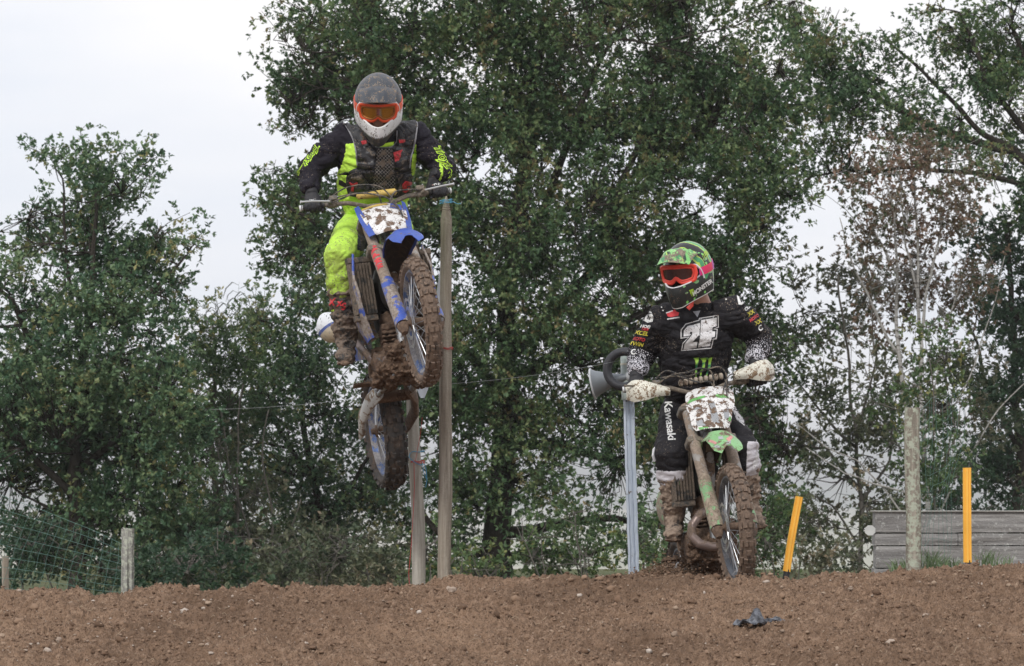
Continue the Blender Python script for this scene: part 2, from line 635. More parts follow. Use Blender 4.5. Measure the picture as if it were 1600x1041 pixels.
# straw and root bits on the dirt
STRAW = plain('straw', (.42, .33, .23), .8)
b = MB()
for k in range(130):
    x = random.uniform(-3.1, 3.1); y = random.uniform(19.2, 21.1)
    an = random.uniform(-1.0, 1.0) + (math.pi if random.random() < .5 else 0); l = random.uniform(.02, .075)
    pts = []
    for t in range(4):
        u = t / 3 - .5
        px_, py_ = x + math.cos(an) * l * u, y + math.sin(an) * l * u
        pts.append((px_, py_, gh(px_, py_) + .009 + .010 * math.sin(t * 1.7 + k)))
    b.tube(pts, .0011, 4)
tag(b.build('dead_straw', STRAW), kind='stuff')
for (px, py, l, an) in ((1000 - 690, 992, .14, -.35), (655 + 0, 1000, .1, .2)):
    pass

# ------------------------------------------------------------------ crumpled black plastic rag
s = NT('black_plastic')
c = s.mix(s.ramp(s.noise(30, 5, .7), [(.4, 0.0), (.62, 1.0)]), (.012, .012, .014), (.17, .18, .21))
RAG = s.fin(c, .38, 0, .6)
p = ray_ground(1188, 980)
rg = random.Random(4)
G = []
n1, n2 = 22, 13
for i in range(n1):
    row = []
    u = i / (n1 - 1)
    for j in range(n2):
        v = j / (n2 - 1)
        X = (u - .5) * .235 + .02 * math.sin(v * 9 + u * 4)
        Yy = (v - .5) * .10 + .012 * math.sin(u * 21)
        h = .014 + .018 * abs(math.sin(u * 9.3 + v * 3.1)) * (1 - abs(v - .5)) + .010 * math.sin(v * 11 + u * 17)
        h += .062 * math.exp(-((u - .43) / .055) ** 2 - ((v - .45) / .35) ** 2) + .024 * math.exp(-((u - .78) / .07) ** 2 - ((v - .5) / .3) ** 2)
        edge = min(u, 1 - u) * 9
        h *= min(1, .25 + edge)
        row.append((X, Yy, h))
    G.append(row)
b = MB().sheet(G, .0015)
rag = b.build('plastic_rag', RAG, sharp=25)
rag.location = p
tag(rag, 'crumpled scrap of black plastic lying on the dirt with one corner sticking up', 'plastic scrap')

# dirt thrown up behind the landing wheels
xs = rng.normal(0, 1, 2600); ys = rng.random(2600)
cx = at(1045, 880, 22.6).x; zc = at(1045, 895, 22.6).z
P = np.stack([cx + xs * .12 + .05 * ys, 22.3 + ys * .8, zc + np.abs(rng.normal(0, 1, 2600)) * .045 * np.exp(-(xs / 1.6) ** 2) - .02], -1)
P2_ = np.stack([at(1112, 880, 22.8).x + rng.normal(0, 1, 900) * .16, 22.5 + rng.random(900) * .8, zc + np.abs(rng.normal(0, 1, 900)) * .05 - .02], -1)
P = np.concatenate([P, P2_])
blobs('dirt_spray', P, .0025 + .006 * rng.random(len(P)) ** 3, CLOD, 77)
lp = np.stack([cx + rng.normal(0, .13, 420), 22.25 + rng.random(420) * .5, zc - .07 + rng.random(420) * .06], -1)
blobs('loose_dirt', lp, .012 + .02 * rng.random(420) ** 2, CLOD, 78, sub=1)
# ------------------------------------------------------------------ posts, rails and wire
def wood_mat(name, a, b, lichen=0.0, scale=1.0, moss=(.42, .45, .36), along=2):
    s = NT(name)
    co = s.map((38 * scale, 38 * scale, 1.6 * scale) if along == 2 else (1.6 * scale, 38 * scale, 38 * scale))
    n = s.noise(1.0, 8, .72, co=co)
    big = s.noise(5, 4)
    c = s.ramp(n, [(.30, tuple(x * .5 for x in b)), (.44, b), (.60, a), (.75, tuple(min(1, x * 1.3) for x in a))])
    c = s.mix(s.math('MULTIPLY', s.ramp(big, [(.4, 0.0), (.65, 1.0)]), .4), c, b)
    if lichen:
        l = s.ramp(s.noise(34, 7, .75), [(.60 - .12 * lichen, 0.0), (.66 - .12 * lichen, 1.0)])
        c = s.mix(l, c, moss)
    s.bump(s.math('ADD', n, s.noise(90, 3)), .8, .006)
    return s.fin(c, .9, 0, .2)
W_TALL = wood_mat('grey_brown_wood', (.43, .385, .32), (.27, .232, .185))
W_PALE = wood_mat('pale_grey_wood', (.50, .475, .42), (.35, .325, .28))
W_LICH = wood_mat('lichen_wood', (.40, .36, .30), (.22, .195, .16), 1.0)
W_LICH2 = wood_mat('pale_lichen_wood', (.42, .42, .385), (.24, .235, .215), .9, moss=(.46, .48, .40))
W_SLEEP = wood_mat('old_sleeper', (.37, .36, .35), (.21, .203, .197), .35, .8, moss=(.42, .42, .40), along=0)

def upright(d):
    x = (Vector((1, 0, 0)) - d * d.x).normalized()
    return Matrix((x, d.cross(x), d)).transposed().to_4x4()

def post(name, top, bot, Y, r, mat, label, seed, point=0.0, rfac=None, seg=28, crack=None, rings=44, squash=1.0):
    """round timber post between the pixels top and bot (both px, py) at depth Y, sunk into the ground"""
    T, B = at(*top, Y), at(*bot, Y)
    d = (T - B).normalized()
    B = B - d * .75
    L = (T - B).length
    q = random.Random(seed)
    cr = crack or [(q.uniform(0, 6.28), q.uniform(.12, .2), q.uniform(.1, .2)) for _ in range(5)]
    nz = Rnd3(seed, 1.3, 3)
    n2 = Rnd3(seed + 1, 12, 2)
    V, F = [], []
    side = Vector((1, 0, 0)); side = (side - d * side.dot(d)).normalized(); w = d.cross(side)
    for i in range(rings + 1):
        t = i / rings
        h = t * L
        rr = r * (1.04 - .08 * t)
        if rfac: rr *= interp([a for a, _ in rfac], [b for _, b in rfac], t)
        if point and L - h < point:
            rr *= max(.12, (L - h) / point)
        off = nz(np.array([[0, 0, h * .5]]))[0] * r * .16
        for k in range(seg):
            an = 2 * math.pi * k / seg
            e = 1.0
            for (a0, wd, dp) in cr:
                da = (an - a0 - .25 * math.sin(h * 1.7 + a0) + math.pi) % (2 * math.pi) - math.pi
                e -= dp * math.exp(-(da / wd) ** 2) * (.6 + .4 * math.sin(h * 3 + a0 * 5))
            e += n2(np.array([[math.cos(an), math.sin(an), h * .7]]))[0] * .035
            V.append(side * (math.cos(an) * rr * e + off) + w * (math.sin(an) * rr * e * squash) + d * h)
    for i in range(rings):
        for k in range(seg):
            l = (k + 1) % seg
            F.append((i * seg + k, i * seg + l, (i + 1) * seg + l, (i + 1) * seg + k))
    V.append(d * (L - .004)); c = len(V) - 1
    for k in range(seg):
        F.append((c, rings * seg + k, rings * seg + (k + 1) % seg))
    F.append(tuple(range(seg))[::-1])
    b = MB().add(V, F)
    o = b.build(name, mat, smooth=True, sharp=50)
    o.location = B
    if label: tag(o, label, 'post')
    return o, T, B

p_tall, T1, B1 = post('wooden_post', (697, 306), (695, 914), 22.6, .0355, W_TALL,
    'tall grey brown wooden post with a sharpened tip and blue twine round its top', 21, point=.10,
    rfac=[(0, 1.05), (.3, 1.0), (.42, 1.08), (.6, .98), (.8, .95), (1, .9)])
p_pale, T2, B2 = post('wooden_post', (645, 560), (655, 918), 22.9, .0395, W_PALE,
    'pale wooden post bound with blue and red cord below the jumping motorcycle', 22, rfac=[(0, 1.0), (.5, .98), (.75, .88), (1, .8)])
post('wooden_post', (1427, 637), (1427, 895), 21.9, .0425, W_LICH, 'thick lichen spotted wooden post in front of the sleeper wall', 23,
     rfac=[(0, .98), (.6, 1.0), (.8, 1.04), (1, 1.06)])
post('wooden_post', (201, 826), (201, 930), 22.0, .036, W_LICH2, 'short split grey wooden post holding up the end of the green wire mesh', 24,
     crack=[(-1.35, .16, .45), (-2.2, .1, .2), (-.6, .12, .2), (0, .1, .1)])
post('wooden_post', (9, 869), (9, 934), 23.5, .0205, W_TALL, 'thin grey wooden stake at the photo edge beneath the wire mesh', 25)

# white painted galvanised post with the loudspeaker and the old tyre
s = NT('chipped_white_paint')
c = s.mix(s.ramp(s.noise(5, 5, co=s.map((30, 30, 3))), [(.3, 0.0), (.7, 1.0)]), (.40, .46, .54), (.57, .63, .71))
chip = s.ramp(s.noise(26, 6, .7), [(.64, 0.0), (.66, 1.0)])
c = s.mix(chip, c, (.16, .13, .11))
s.bump(s.noise(40, 4), .4, .003)
WPOST = s.fin(c, .55, 0, .4)
Yp = 24.0
Tp, Bp = at(980, 553, Yp), at(991, 915, Yp)
d = (Tp - Bp).normalized(); Bp = Bp - d * .85; L = (Tp - Bp).length
zq = upright(d)
wp = empty('metal_post', (0, 0, 0), 'pale blue white painted channel post carrying a horn loudspeaker', 'post', mat=Matrix.Translation(Bp) @ zq)
w_ = .0315
b = MB()
prof = [(-w_, -.02), (-w_, .02), (-w_ * .62, .022), (-w_ * .5, .006), (w_ * .0, .003), (w_ * .18, .014), (w_ * .36, .004), (w_ * .8, .008), (w_ * .86, .022), (w_, .02), (w_, -.02)]
prof = [(x, -y) for x, y in prof][::-1]
n = 60
V, F = [], []
for i in range(n + 1):
    h = L * i / n
    for (x, y) in prof:
        V.append((x + .0012 * math.sin(h * 31) + .001 * math.sin(h * 67 + 1), y + .0008 * math.sin(h * 90), h))
m = len(prof)
for i in range(n):
    for k in range(m):
        l = (k + 1) % m
        F.append((i * m + k, i * m + l, (i + 1) * m + l, (i + 1) * m + k))
F.append(tuple(range(m))[::-1]); F.append(tuple(n * m + k for k in range(m)))
MB().add(V, F).build('channel', WPOST, wp, sharp=30)
PVCG = plain('translucent_sleeve', (.36, .42, .40), .3, bscale=30, spec=.6)
TAPE = plain('old_tape', (.50, .48, .40), .5)
MB().tube([(0, 0, L - .27), (0, 0, L - .03), (.001, 0, L + .012)], [.041, .041, .036], 20).build('sleeve', PVCG, wp)
for h in (.06, .13, .21):
    MB().tube([(0, 0, L - h - .006), (.0, 0, L - h + .006)], [.0425, .0425], 20).build('band', TAPE, wp)
# horn loudspeaker (cone opening to the left)
HORN = plain('horn_grey', (.21, .23, .25), .5, metal=.3, vary=.1)
HRIM = plain('horn_rim', (.48, .5, .52), .5)
hp = at(941, 597, Yp + .0)
ax = (at(930, 601, Yp + .035) - at(985, 590, Yp)).normalized()
Mh = Matrix.Translation(hp) @ ax.to_track_quat('Z', 'Y').to_matrix().to_4x4() @ Matrix.Scale(.86, 4)
horn = empty('horn_loudspeaker', (0, 0, 0), 'grey cone shaped horn loudspeaker fixed to the pale post', 'loudspeaker', mat=Mh)
MB().lathe([(.026, -.175), (.030, -.13), (.045, -.08), (.062, -.03), (.083, .03), (.102, .062), (.1045, .0655), (.099, .062), (.079, .028), (.057, -.03), (.040, -.08), (.022, -.13), (.018, -.175)], 40, closed=True).build('cone', HORN, horn, sharp=60)
MB().lathe([(.102, .058), (.108, .062), (.108, .070), (.101, .071), (.098, .066)], 40, closed=True).build('rim', HRIM, horn)
MB().lathe([(.0, -.245), (.034, -.243), (.038, -.235), (.038, -.185), (.03, -.172), (0, -.17)], 28).build('driver', HRIM, horn)
# old tyre hung on the post
RUB = muddy('old_rubber', (.035, .036, .042), .6, mud=.06, scale=10, spk=.25, spec=.4)
tp = at(975, 577, Yp - .15)
an_ = Vector((-.32, -1.0, .08)).normalized()
Mt = Matrix.Translation(tp) @ an_.to_track_quat('Z', 'Y').to_matrix().to_4x4()
prof = []
for k in range(16):
    a = 2 * math.pi * k / 16
    prof.append((.1 + .028 * math.cos(a) * (1 if math.cos(a) > 0 else .8), .032 * math.sin(a)))
b = MB().lathe(prof, 56, closed=True)
ty = b.build('old_tyre', RUB, sharp=60)
ty.matrix_world = Mt
tag(ty, 'worn black tyre hanging over the top of the pale post', 'tyre')

# cords on the posts
BLUE = plain('blue_twine', (.10, .32, .50), .7)
RED = plain('red_cord', (.50, .05, .05), .7)
def ring(c, r, n=18, tilt=0.0, ph=0, wob=.003):
    return [c + Vector((r * math.cos(2 * math.pi * k / n), r * math.sin(2 * math.pi * k / n), tilt * math.cos(2 * math.pi * k / n + ph) + wob * math.sin(5 * k))) for k in range(n)]
c1 = at(697, 313, 22.6)
b = MB()
for dz, tl in ((0, .004), (-.008, -.004), (-.014, .003)):
    b.tube(ring(c1 + Vector((0, 0, dz)), .0345, 20, tl), .0022, 6, closed=True)
b.tube([c1 + Vector((.02, -.03, -.004)), c1 + Vector((.045, -.045, -.014)), c1 + Vector((.068, -.04, -.024)), c1 + Vector((.082, -.04, -.020))], .002, 6)
tag(b.build('blue_twine', BLUE), 'blue twine knotted round the sharpened tip of the tall post', 'twine')
WIRE = plain('rusty_wire', (.10, .055, .04), .8, metal=.4)
b = MB()
for dz in (-.0, -.012):
    b.tube(ring(at(697, 325, 22.6) + Vector((0, 0, dz)), .0362, 20, .002), .0013, 5, closed=True)
tag(b.build('rusty_wire', WIRE), 'rusty binding wire wrapped below the tip of the tall post', 'wire')
b = MB().tube(ring(at(697, 544, 22.6), .0385, 20, .002), .0022, 6, closed=True)
b.tube(ring(at(697, 545.5, 22.6), .0382, 20, -.002), .0018, 6, closed=True)
tag(b.build('cord', RED), 'red cord tied round the middle of the tall pointed post', 'cord')
b = MB()
c2 = at(652, 706, 22.9)
b.tube(ring(c2, .041, 20, .003), .0026, 6, closed=True)
b.tube([c2 + Vector((-.036, -.02, 0)), c2 + Vector((-.046, -.03, -.03)), c2 + Vector((-.02, -.045, -.055)), c2 + Vector((.02, -.045, -.075)), c2 + Vector((.042, -.03, -.07)), c2 + Vector((.05, -.02, -.10)), c2 + Vector((.055, -.02, -.16)), c2 + Vector((.047, -.02, -.20))], .0024, 6)
b.tube([c2 + Vector((.03, -.035, -.06)), c2 + Vector((.036, -.035, -.11)), c2 + Vector((.05, -.02, -.15))], .002, 6)
tag(b.build('cord', BLUE), 'loose blue cord looped round the pale post beneath the jumping motorcycle', 'cord')
b = MB()
c3 = at(652, 721, 22.9)
b.tube(ring(c3, .0415, 20, .002), .0026, 6, closed=True)
b.tube(ring(c3 + Vector((0, 0, -.007)), .0412, 20, -.002), .0024, 6, closed=True)
pts = [c3 + Vector((-.018, -.042, -.004))] + [at(x, y, 22.9) + Vector((0, -.046, 0)) for x, y in ((648, 760), (646, 800), (643, 850), (639, 895), (640, 916))]
b.tube(pts, .0018, 5)
b.tube([at(660, 652, 22.9) + Vector((0, -.03, 0)), at(657, 680, 22.9) + Vector((0, -.045, 0)), at(652, 706, 22.9) + Vector((0, -.045, 0)), c3 + Vector((-.01, -.043, 0))], .0013, 5)
tag(b.build('cord', RED), 'long red cord tied to the pale post and trailing down to the dirt', 'cord')
# thin line strung across between the posts and off to the sides
LINE = plain('grey_line', (.28, .29, .29), .6)
b = MB()
def sag(a, c, s_, n=16):
    return [a.lerp(c, k / n) + Vector((0, 0, -s_ * 4 * (k / n) * (1 - k / n))) for k in range(n + 1)]
b.tube(sag(at(697, 600, 22.6) + Vector((0, .05, 0)), at(985, 560, 24.0), .02), .0010, 5)
b.tube(sag(at(697, 600, 22.6) + Vector((0, .05, 0)), at(330, 640, 26.0), .03), .0010, 5)
tag(b.build('thin_line', LINE), 'thin grey line strung from the tall pointed post across to the loudspeaker post', 'line')

# white torn banner hanging behind the tall post
s = NT('white_sheet')
s.bump(s.noise(20, 3), .5, .006)
BAN = s.fin((.60, .64, .70), .6)
def panel(pts, Y0, Y1, name, label, cat):
    n = len(pts)
    G = []
    for i, (l, r_, y) in enumerate(pts):
        row = []
        for j in range(7):
            u = j / 6
            p = at(l + (r_ - l) * u, y, Y0 + (Y1 - Y0) * u)
            row.append(p + Vector((0, .012 * math.sin(i * 1.3 + j), 0)))
        G.append(row)
    o = MB().sheet(G, .002).build(name, BAN, sharp=60)
    return tag(o, label, cat)
panel([(690, 697, 402), (687, 697, 425), (683, 697, 450), (681, 697, 470), (684, 697, 480), (690, 697, 505), (691, 697, 516)], 22.72, 22.78, 'white_cloth', 'torn white cloth behind the tall post level with the front wheel', 'cloth')
panel([(648, 672, 586), (648, 671, 600), (652, 668, 610), (657, 663, 622)], 22.98, 23.04, 'white_cloth', 'small white cloth scrap hanging behind the pale corded post', 'cloth')

# yellow marker strips on black feet
YEL = plain('yellow_plastic', (.92, .50, .08), .5, vary=.06, spec=.4)
BLK = plain('black_foot', (.025, .025, .028), .5)
for (top, bot, wpx, Y, lb) in (((1249, 776), (1229, 893), 12, 22.4, 'leaning yellow plastic marker strip to the left of the lichen spotted post'),
                               ((1511, 731), (1512, 879), 13, 22.0, 'upright yellow plastic marker strip in front of the sleeper wall')):
    T, B = at(*top, Y), at(*bot, Y)
    d = (T - B).normalized(); L = (T - B).length
    e = empty('marker_strip', (0, 0, 0), lb, 'marker', mat=Matrix.Translation(B) @ upright(d))
    hw = wpx * Y / FPX / 2
    prof = [(-hw, .008), (-hw, -.004), (-hw * .8, -.009), (-hw * .45, -.004), (-hw * .25, -.010), (hw * .25, -.010), (hw * .45, -.004), (hw * .8, -.009), (hw, -.004), (hw, .008)]
    V, F = [], []
    n = 20; m = len(prof)
    cv = .010 if bot[0] < 1300 else .003
    for i in range(n + 1):
        t = i / n
        for x, y in prof:
            V.append((x - cv * .35 * math.sin(t * math.pi), y + .002 * math.sin(t * 9), L * t))
    for i in range(n):
        for k in range(m):
            l = (k + 1) % m
            F.append((i * m + k, i * m + l, (i + 1) * m + l, (i + 1) * m + k))
    F.append(tuple(range(m))[::-1]); F.append(tuple(n * m + k for k in range(m)))
    MB().add(V, F).build('strip', YEL, e, sharp=30)
    MB().tube([(0.003, .004, -.55), (0.003, .004, -.01), (.004, .004, .012)], [(.018, .014), (.018, .014), (.016, .012)], 14, up=(1, 0, 0)).build('foot', BLK, e, sharp=40)

# ------------------------------------------------------------------ sleeper wall
Yw = 25.5
wall = empty('sleeper_wall', at(1480, 890, Yw), 'low wall of stacked weathered grey railway sleepers', 'wall')
wo_ = wall.location.copy()
rows = [(800, 832, 1365, 1613), (834, 851, 1364, 1613), (853, 886, 1366, 1613), (888, 910, 1363, 1613)]
q = random.Random(5)
def sleeper(x0, x1, z0, z1, y, dp, seed):
    V, F = [], []
    n, m = 36, 20
    nz = Rnd3(seed, 3.0, 4); nf = Rnd3(seed + 7, 18.0, 2)
    hz, cz = (z1 - z0) / 2, (z0 + z1) / 2
    for i in range(n + 1):
        t = i / n
        x = x0 + (x1 - x0) * t
        for k in range(m):
            a = 2 * math.pi * (k + .5) / m
            c_, s_ = math.cos(a), math.sin(a)
            e = 1 / max(abs(c_), abs(s_)); e = min(e, 1.37)
            P = np.array([[x * .35, c_ * .25, s_ * .25 + z0 * 3]])
            w = 1 + nz(P)[0] * .035 + nf(P * np.array([[.5, 1, 1]]))[0] * .025
            V.append(Vector((x, y - c_ * e * dp * w, cz + s_ * e * hz * min(w, 1.0))))
    for i in range(n):
        for k in range(m):
            l = (k + 1) % m
            F.append((i * m + k, i * m + l, (i + 1) * m + l, (i + 1) * m + k))
    F.append(tuple(range(m))[::-1]); F.append(tuple(n * m + k for k in range(m)))
    return [v - wo_ for v in V], F
sd = 70
for ri, (t, bt, l, r_) in enumerate(rows):
    xl, xr = at(l, t, Yw).x, at(r_, t, Yw).x
    z1, z0 = at(l, t, Yw).z, at(l, bt, Yw).z
    cuts = [xl] + ([xl + .50 + .02 * ri] if ri in (1, 3) else []) + ([xl + 1.02] if ri == 2 else []) + [xr + .35]
    for a, c_ in zip(cuts[:-1], cuts[1:]):
        sd += 1
        MB().add(*sleeper(a + .002, c_ - .002, z0 - .0025, z1 + .0025, Yw + q.uniform(-.006, .006), .10, sd)).build('sleeper', W_SLEEP, wall, sharp=50)
WLED = wood_mat('ledge_wood', (.42, .41, .39), (.25, .24, .22), .2, .8, along=0)
xl, xr = at(1362, 800, Yw).x, at(1650, 800, Yw).x
zt = at(1362, 800, Yw).z
MB().box(Vector(((xl + xr) / 2, Yw, zt + .004)) - wo_, ((xr - xl) / 2, .115, .0035), bev=.001).build('capping_board', WLED, wall, smooth=False)
# off white octagonal reflector nailed at the wall's end
REFL = plain('off_white_plate', (.55, .56, .54), .5)
c = at(1358, 829, Yw - .1)
pr = [(.036 * math.cos(math.radians(22.5 + 45 * k)), .034 * math.sin(math.radians(22.5 + 45 * k))) for k in range(8)]
o = MB().prism(pr, -.003, .003, Matrix.Rotation(math.radians(90), 4, 'X')).build('round_plate', REFL, smooth=False, bevel=.001)
o.location = c + Vector((.006, 0, 0))
tag(o, 'small off white eight sided plate on the left end of the sleeper wall', 'plate')

# ------------------------------------------------------------------ green wire mesh
GW = plain('green_wire', (.10, .20, .17), .5, metal=0)
def wire_mesh(name, C, nu, nv, r, label, warp=.02, seed=1):
    """net stretched between four corners C = [top-left, top-right, bottom-right, bottom-left]"""
    nz = Rnd3(seed, .8, 2)
    def P(u, v):
        p = (C[0] * (1 - u) + C[1] * u) * (1 - v) + (C[3] * (1 - u) + C[2] * u) * v
        w = nz(np.array([[u * 2, v * 2, 0], [u * 2, v * 2, 5], [u * 2, v * 2, 9]]))
        return p + Vector((w[0] * warp, w[1] * warp, w[2] * warp))
    b = MB()
    for i in range(nu + 1):
        b.tube([P(i / nu, k / 14) for k in range(15)], r, 4, cap=False)
    for j in range(nv + 1):
        b.tube([P(k / 26, j / nv) for k in range(27)], r * (1.2 if j in (0, nv) else 1), 4, cap=False)
    o = b.build('wires', GW, None)
    e = empty(name, C[3], label, 'wire mesh')
    me = o.data
    me.transform(Matrix.Translation(-e.location))
    o.parent = e
    o['kind'] = 'stuff'
    return e
wire_mesh('wire_mesh', [at(-75, 745, 23.0), at(200, 852, 22.08), at(190, 935, 22.08), at(-150, 905, 23.2)], 24, 8, .0010,
          'leaning green wire mesh strung from the short split post to the left edge', .006, 3)
wire_mesh('wire_mesh', [at(1436, 640, 22.9), at(1500, 610, 23.6), at(1482, 900, 23.6), at(1436, 900, 22.9)], 9, 10, .0009,
          'thin green wire mesh rising behind the thick lichen spotted post', .02, 8)
# grass tufts and weeds at the foot of the wall and posts
GRS = plain('tuft_grass', (.13, .19, .09), .7, vary=.4, vscale=30)
def tuft(c, n, h, name, label, spread=.05):
    b = MB()
    for k in range(n):
        a = random.uniform(0, 6.28); l = h * random.uniform(.5, 1); lean = random.uniform(.1, .8) * l
        o0 = Vector((random.uniform(-1, 1) * spread, random.uniform(-1, 1) * spread, 0))
        pts = [o0, o0 + Vector((math.cos(a) * lean * .3, math.sin(a) * lean * .3, l * .6)), o0 + Vector((math.cos(a) * lean, math.sin(a) * lean, l))]
        b.tube(pts, [(.0022, .0008), (.0018, .0006), (.0004, .0003)], 4, cap=False)
    o = b.build(name, GRS)
    o.location = c
    return tag(o, label, 'grass tuft', 'grass tufts along the mound crest')
for (px, Y, n, h, lb) in ((1462, 22.2, 60, .10, 'thick green grass tuft in front of the sleeper wall right of the thick post'), (1448, 22.3, 40, .13, 'tall thin grass tuft touching the right side of the thick lichen spotted post'), (1488, 22.4, 50, .07, 'low grass tuft between the thick post and the upright yellow strip'),
        (1405, 22.3, 40, .07, 'grass tuft just left of the thick lichen spotted post'), (1542, 22.3, 40, .09, 'grass tuft right of the upright yellow strip'), (1565, 22.2, 30, .07, 'small grass tuft near the right edge in front of the sleepers'), (60, 22.2, 30, .07, 'small grass tuft under the wire mesh near the left edge'), (1302, 22.2, 30, .06, 'small grass tuft between the leaning yellow strip and the sleeper wall')):
    xx = at(px, 890, Y).x
    tuft(Vector((xx, Y, gh(xx, YC + .35) - .03)), n, h + .015, 'grass_tuft', lb)
# ------------------------------------------------------------------ trees
def leaf_mat(name, stops, trans=.28):
    s = NT(name)
    c = s.ramp(s.attr('tone'), stops)
    s.fin(c, .55, 0, .4)
    tr = s.n('ShaderNodeBsdfTranslucent')
    s.L(c, tr.inputs['Color'])
    mxs = s.n('ShaderNodeMixShader')
    mxs.inputs[0].default_value = trans
    s.L(s.b.outputs[0], mxs.inputs[1]); s.L(tr.outputs[0], mxs.inputs[2])
    s.L(mxs.outputs[0], s.o.inputs['Surface'])
    return s.m
OAK = leaf_mat('oak_leaves', [(0.0, (.046, .098, .044)), (.40, (.095, .166, .070)), (.75, (.178, .245, .100)), (.94, (.225, .24, .10)), (1.0, (.26, .21, .10))])
OAKL = leaf_mat('oak_leaves_cool', [(0.0, (.055, .118, .066)), (.40, (.115, .200, .100)), (.8, (.205, .285, .14)), (.96, (.27, .30, .13)), (1.0, (.34, .31, .13))])
DARK = leaf_mat('dark_leaves', [(0.0, (.028, .060, .036)), (.6, (.055, .105, .055)), (.9, (.07, .105, .05)), (1.0, (.13, .13, .06))])
BIRCH = leaf_mat('birch_leaves', [(0.0, (.09, .12, .055)), (.35, (.17, .13, .085)), (.7, (.24, .155, .11)), (1.0, (.33, .22, .16))])
DRAB = leaf_mat('drab_leaves', [(0.0, (.07, .10, .055)), (.5, (.14, .155, .09)), (.85, (.21, .205, .13)), (1.0, (.30, .24, .16))])
BUSH = leaf_mat('bush_leaves', [(0.0, (.06, .105, .048)), (.5, (.11, .18, .07)), (.85, (.18, .23, .085)), (1.0, (.36, .33, .12))])
def bark_mat(name, a, b, sc=6):
    s = NT(name)
    n = s.noise(1, 7, .7, co=s.map((sc * 3, sc * 3, sc * .7)))
    s.bump(n, .8, .03)
    return s.fin(s.ramp(n, [(.3, b), (.65, a)]), .95, 0, .15)
BARK = bark_mat('oak_bark', (.065, .055, .045), (.022, .019, .016))
BARKG = bark_mat('grey_bark', (.17, .155, .135), (.07, .062, .052))
s = NT('birch_bark')
n = s.noise(1, 6, .7, co=s.map((6, 6, 26)))
BARKB = s.fin(s.ramp(n, [(.36, (.07, .06, .055)), (.46, (.34, .32, .30)), (.7, (.50, .48, .46))]), .8, 0, .2)

gap_noise = Rnd3(77, .62, 3, 12, .7)
def leaves_mesh(name, P, D, size, seed, tone_c, mat, parent, narrow=.5, droop=0.0):
    """P: leaf bases, D: outward twig direction; one folded kite leaf at each"""
    r = np.random.default_rng(seed)
    n = len(P)
    d = D + r.normal(0, .15, (n, 3)); d[:, 2] -= droop
    d /= np.linalg.norm(d, axis=1)[:, None] + 1e-9
    up = np.array([0, 0, 1.0]) + r.normal(0, .65, (n, 3))
    w = np.cross(d, up); w /= np.linalg.norm(w, axis=1)[:, None] + 1e-9
    nn = np.cross(w, d)
    L = size * r.uniform(.6, 1.3, n)[:, None]
    W = L * narrow * .5 * r.uniform(.8, 1.2, n)[:, None]
    mid = P + d * L * .55
    c1 = mid + w * W + nn * W * .35
    c2 = mid - w * W + nn * W * .35
    tip = P + d * L - nn * L * .10
    V = np.stack([P, c1, tip, c2], 1).reshape(-1, 3)
    b = np.arange(n) * 4
    F = np.stack([np.stack([b, b + 1, b + 2], -1), np.stack([b, b + 2, b + 3], -1)], 1).reshape(-1, 3)
    me = mesh_np(name, V, F3=F)
    t = np.clip(tone_c + r.normal(0, .13, n), 0, 1).astype(np.float32)
    a = me.attributes.new('tone', 'FLOAT', 'POINT'); a.data.foreach_set('value', np.repeat(t, 4))
    o = link(name, me, mat, parent)
    o['kind'] = 'stuff'
    return o

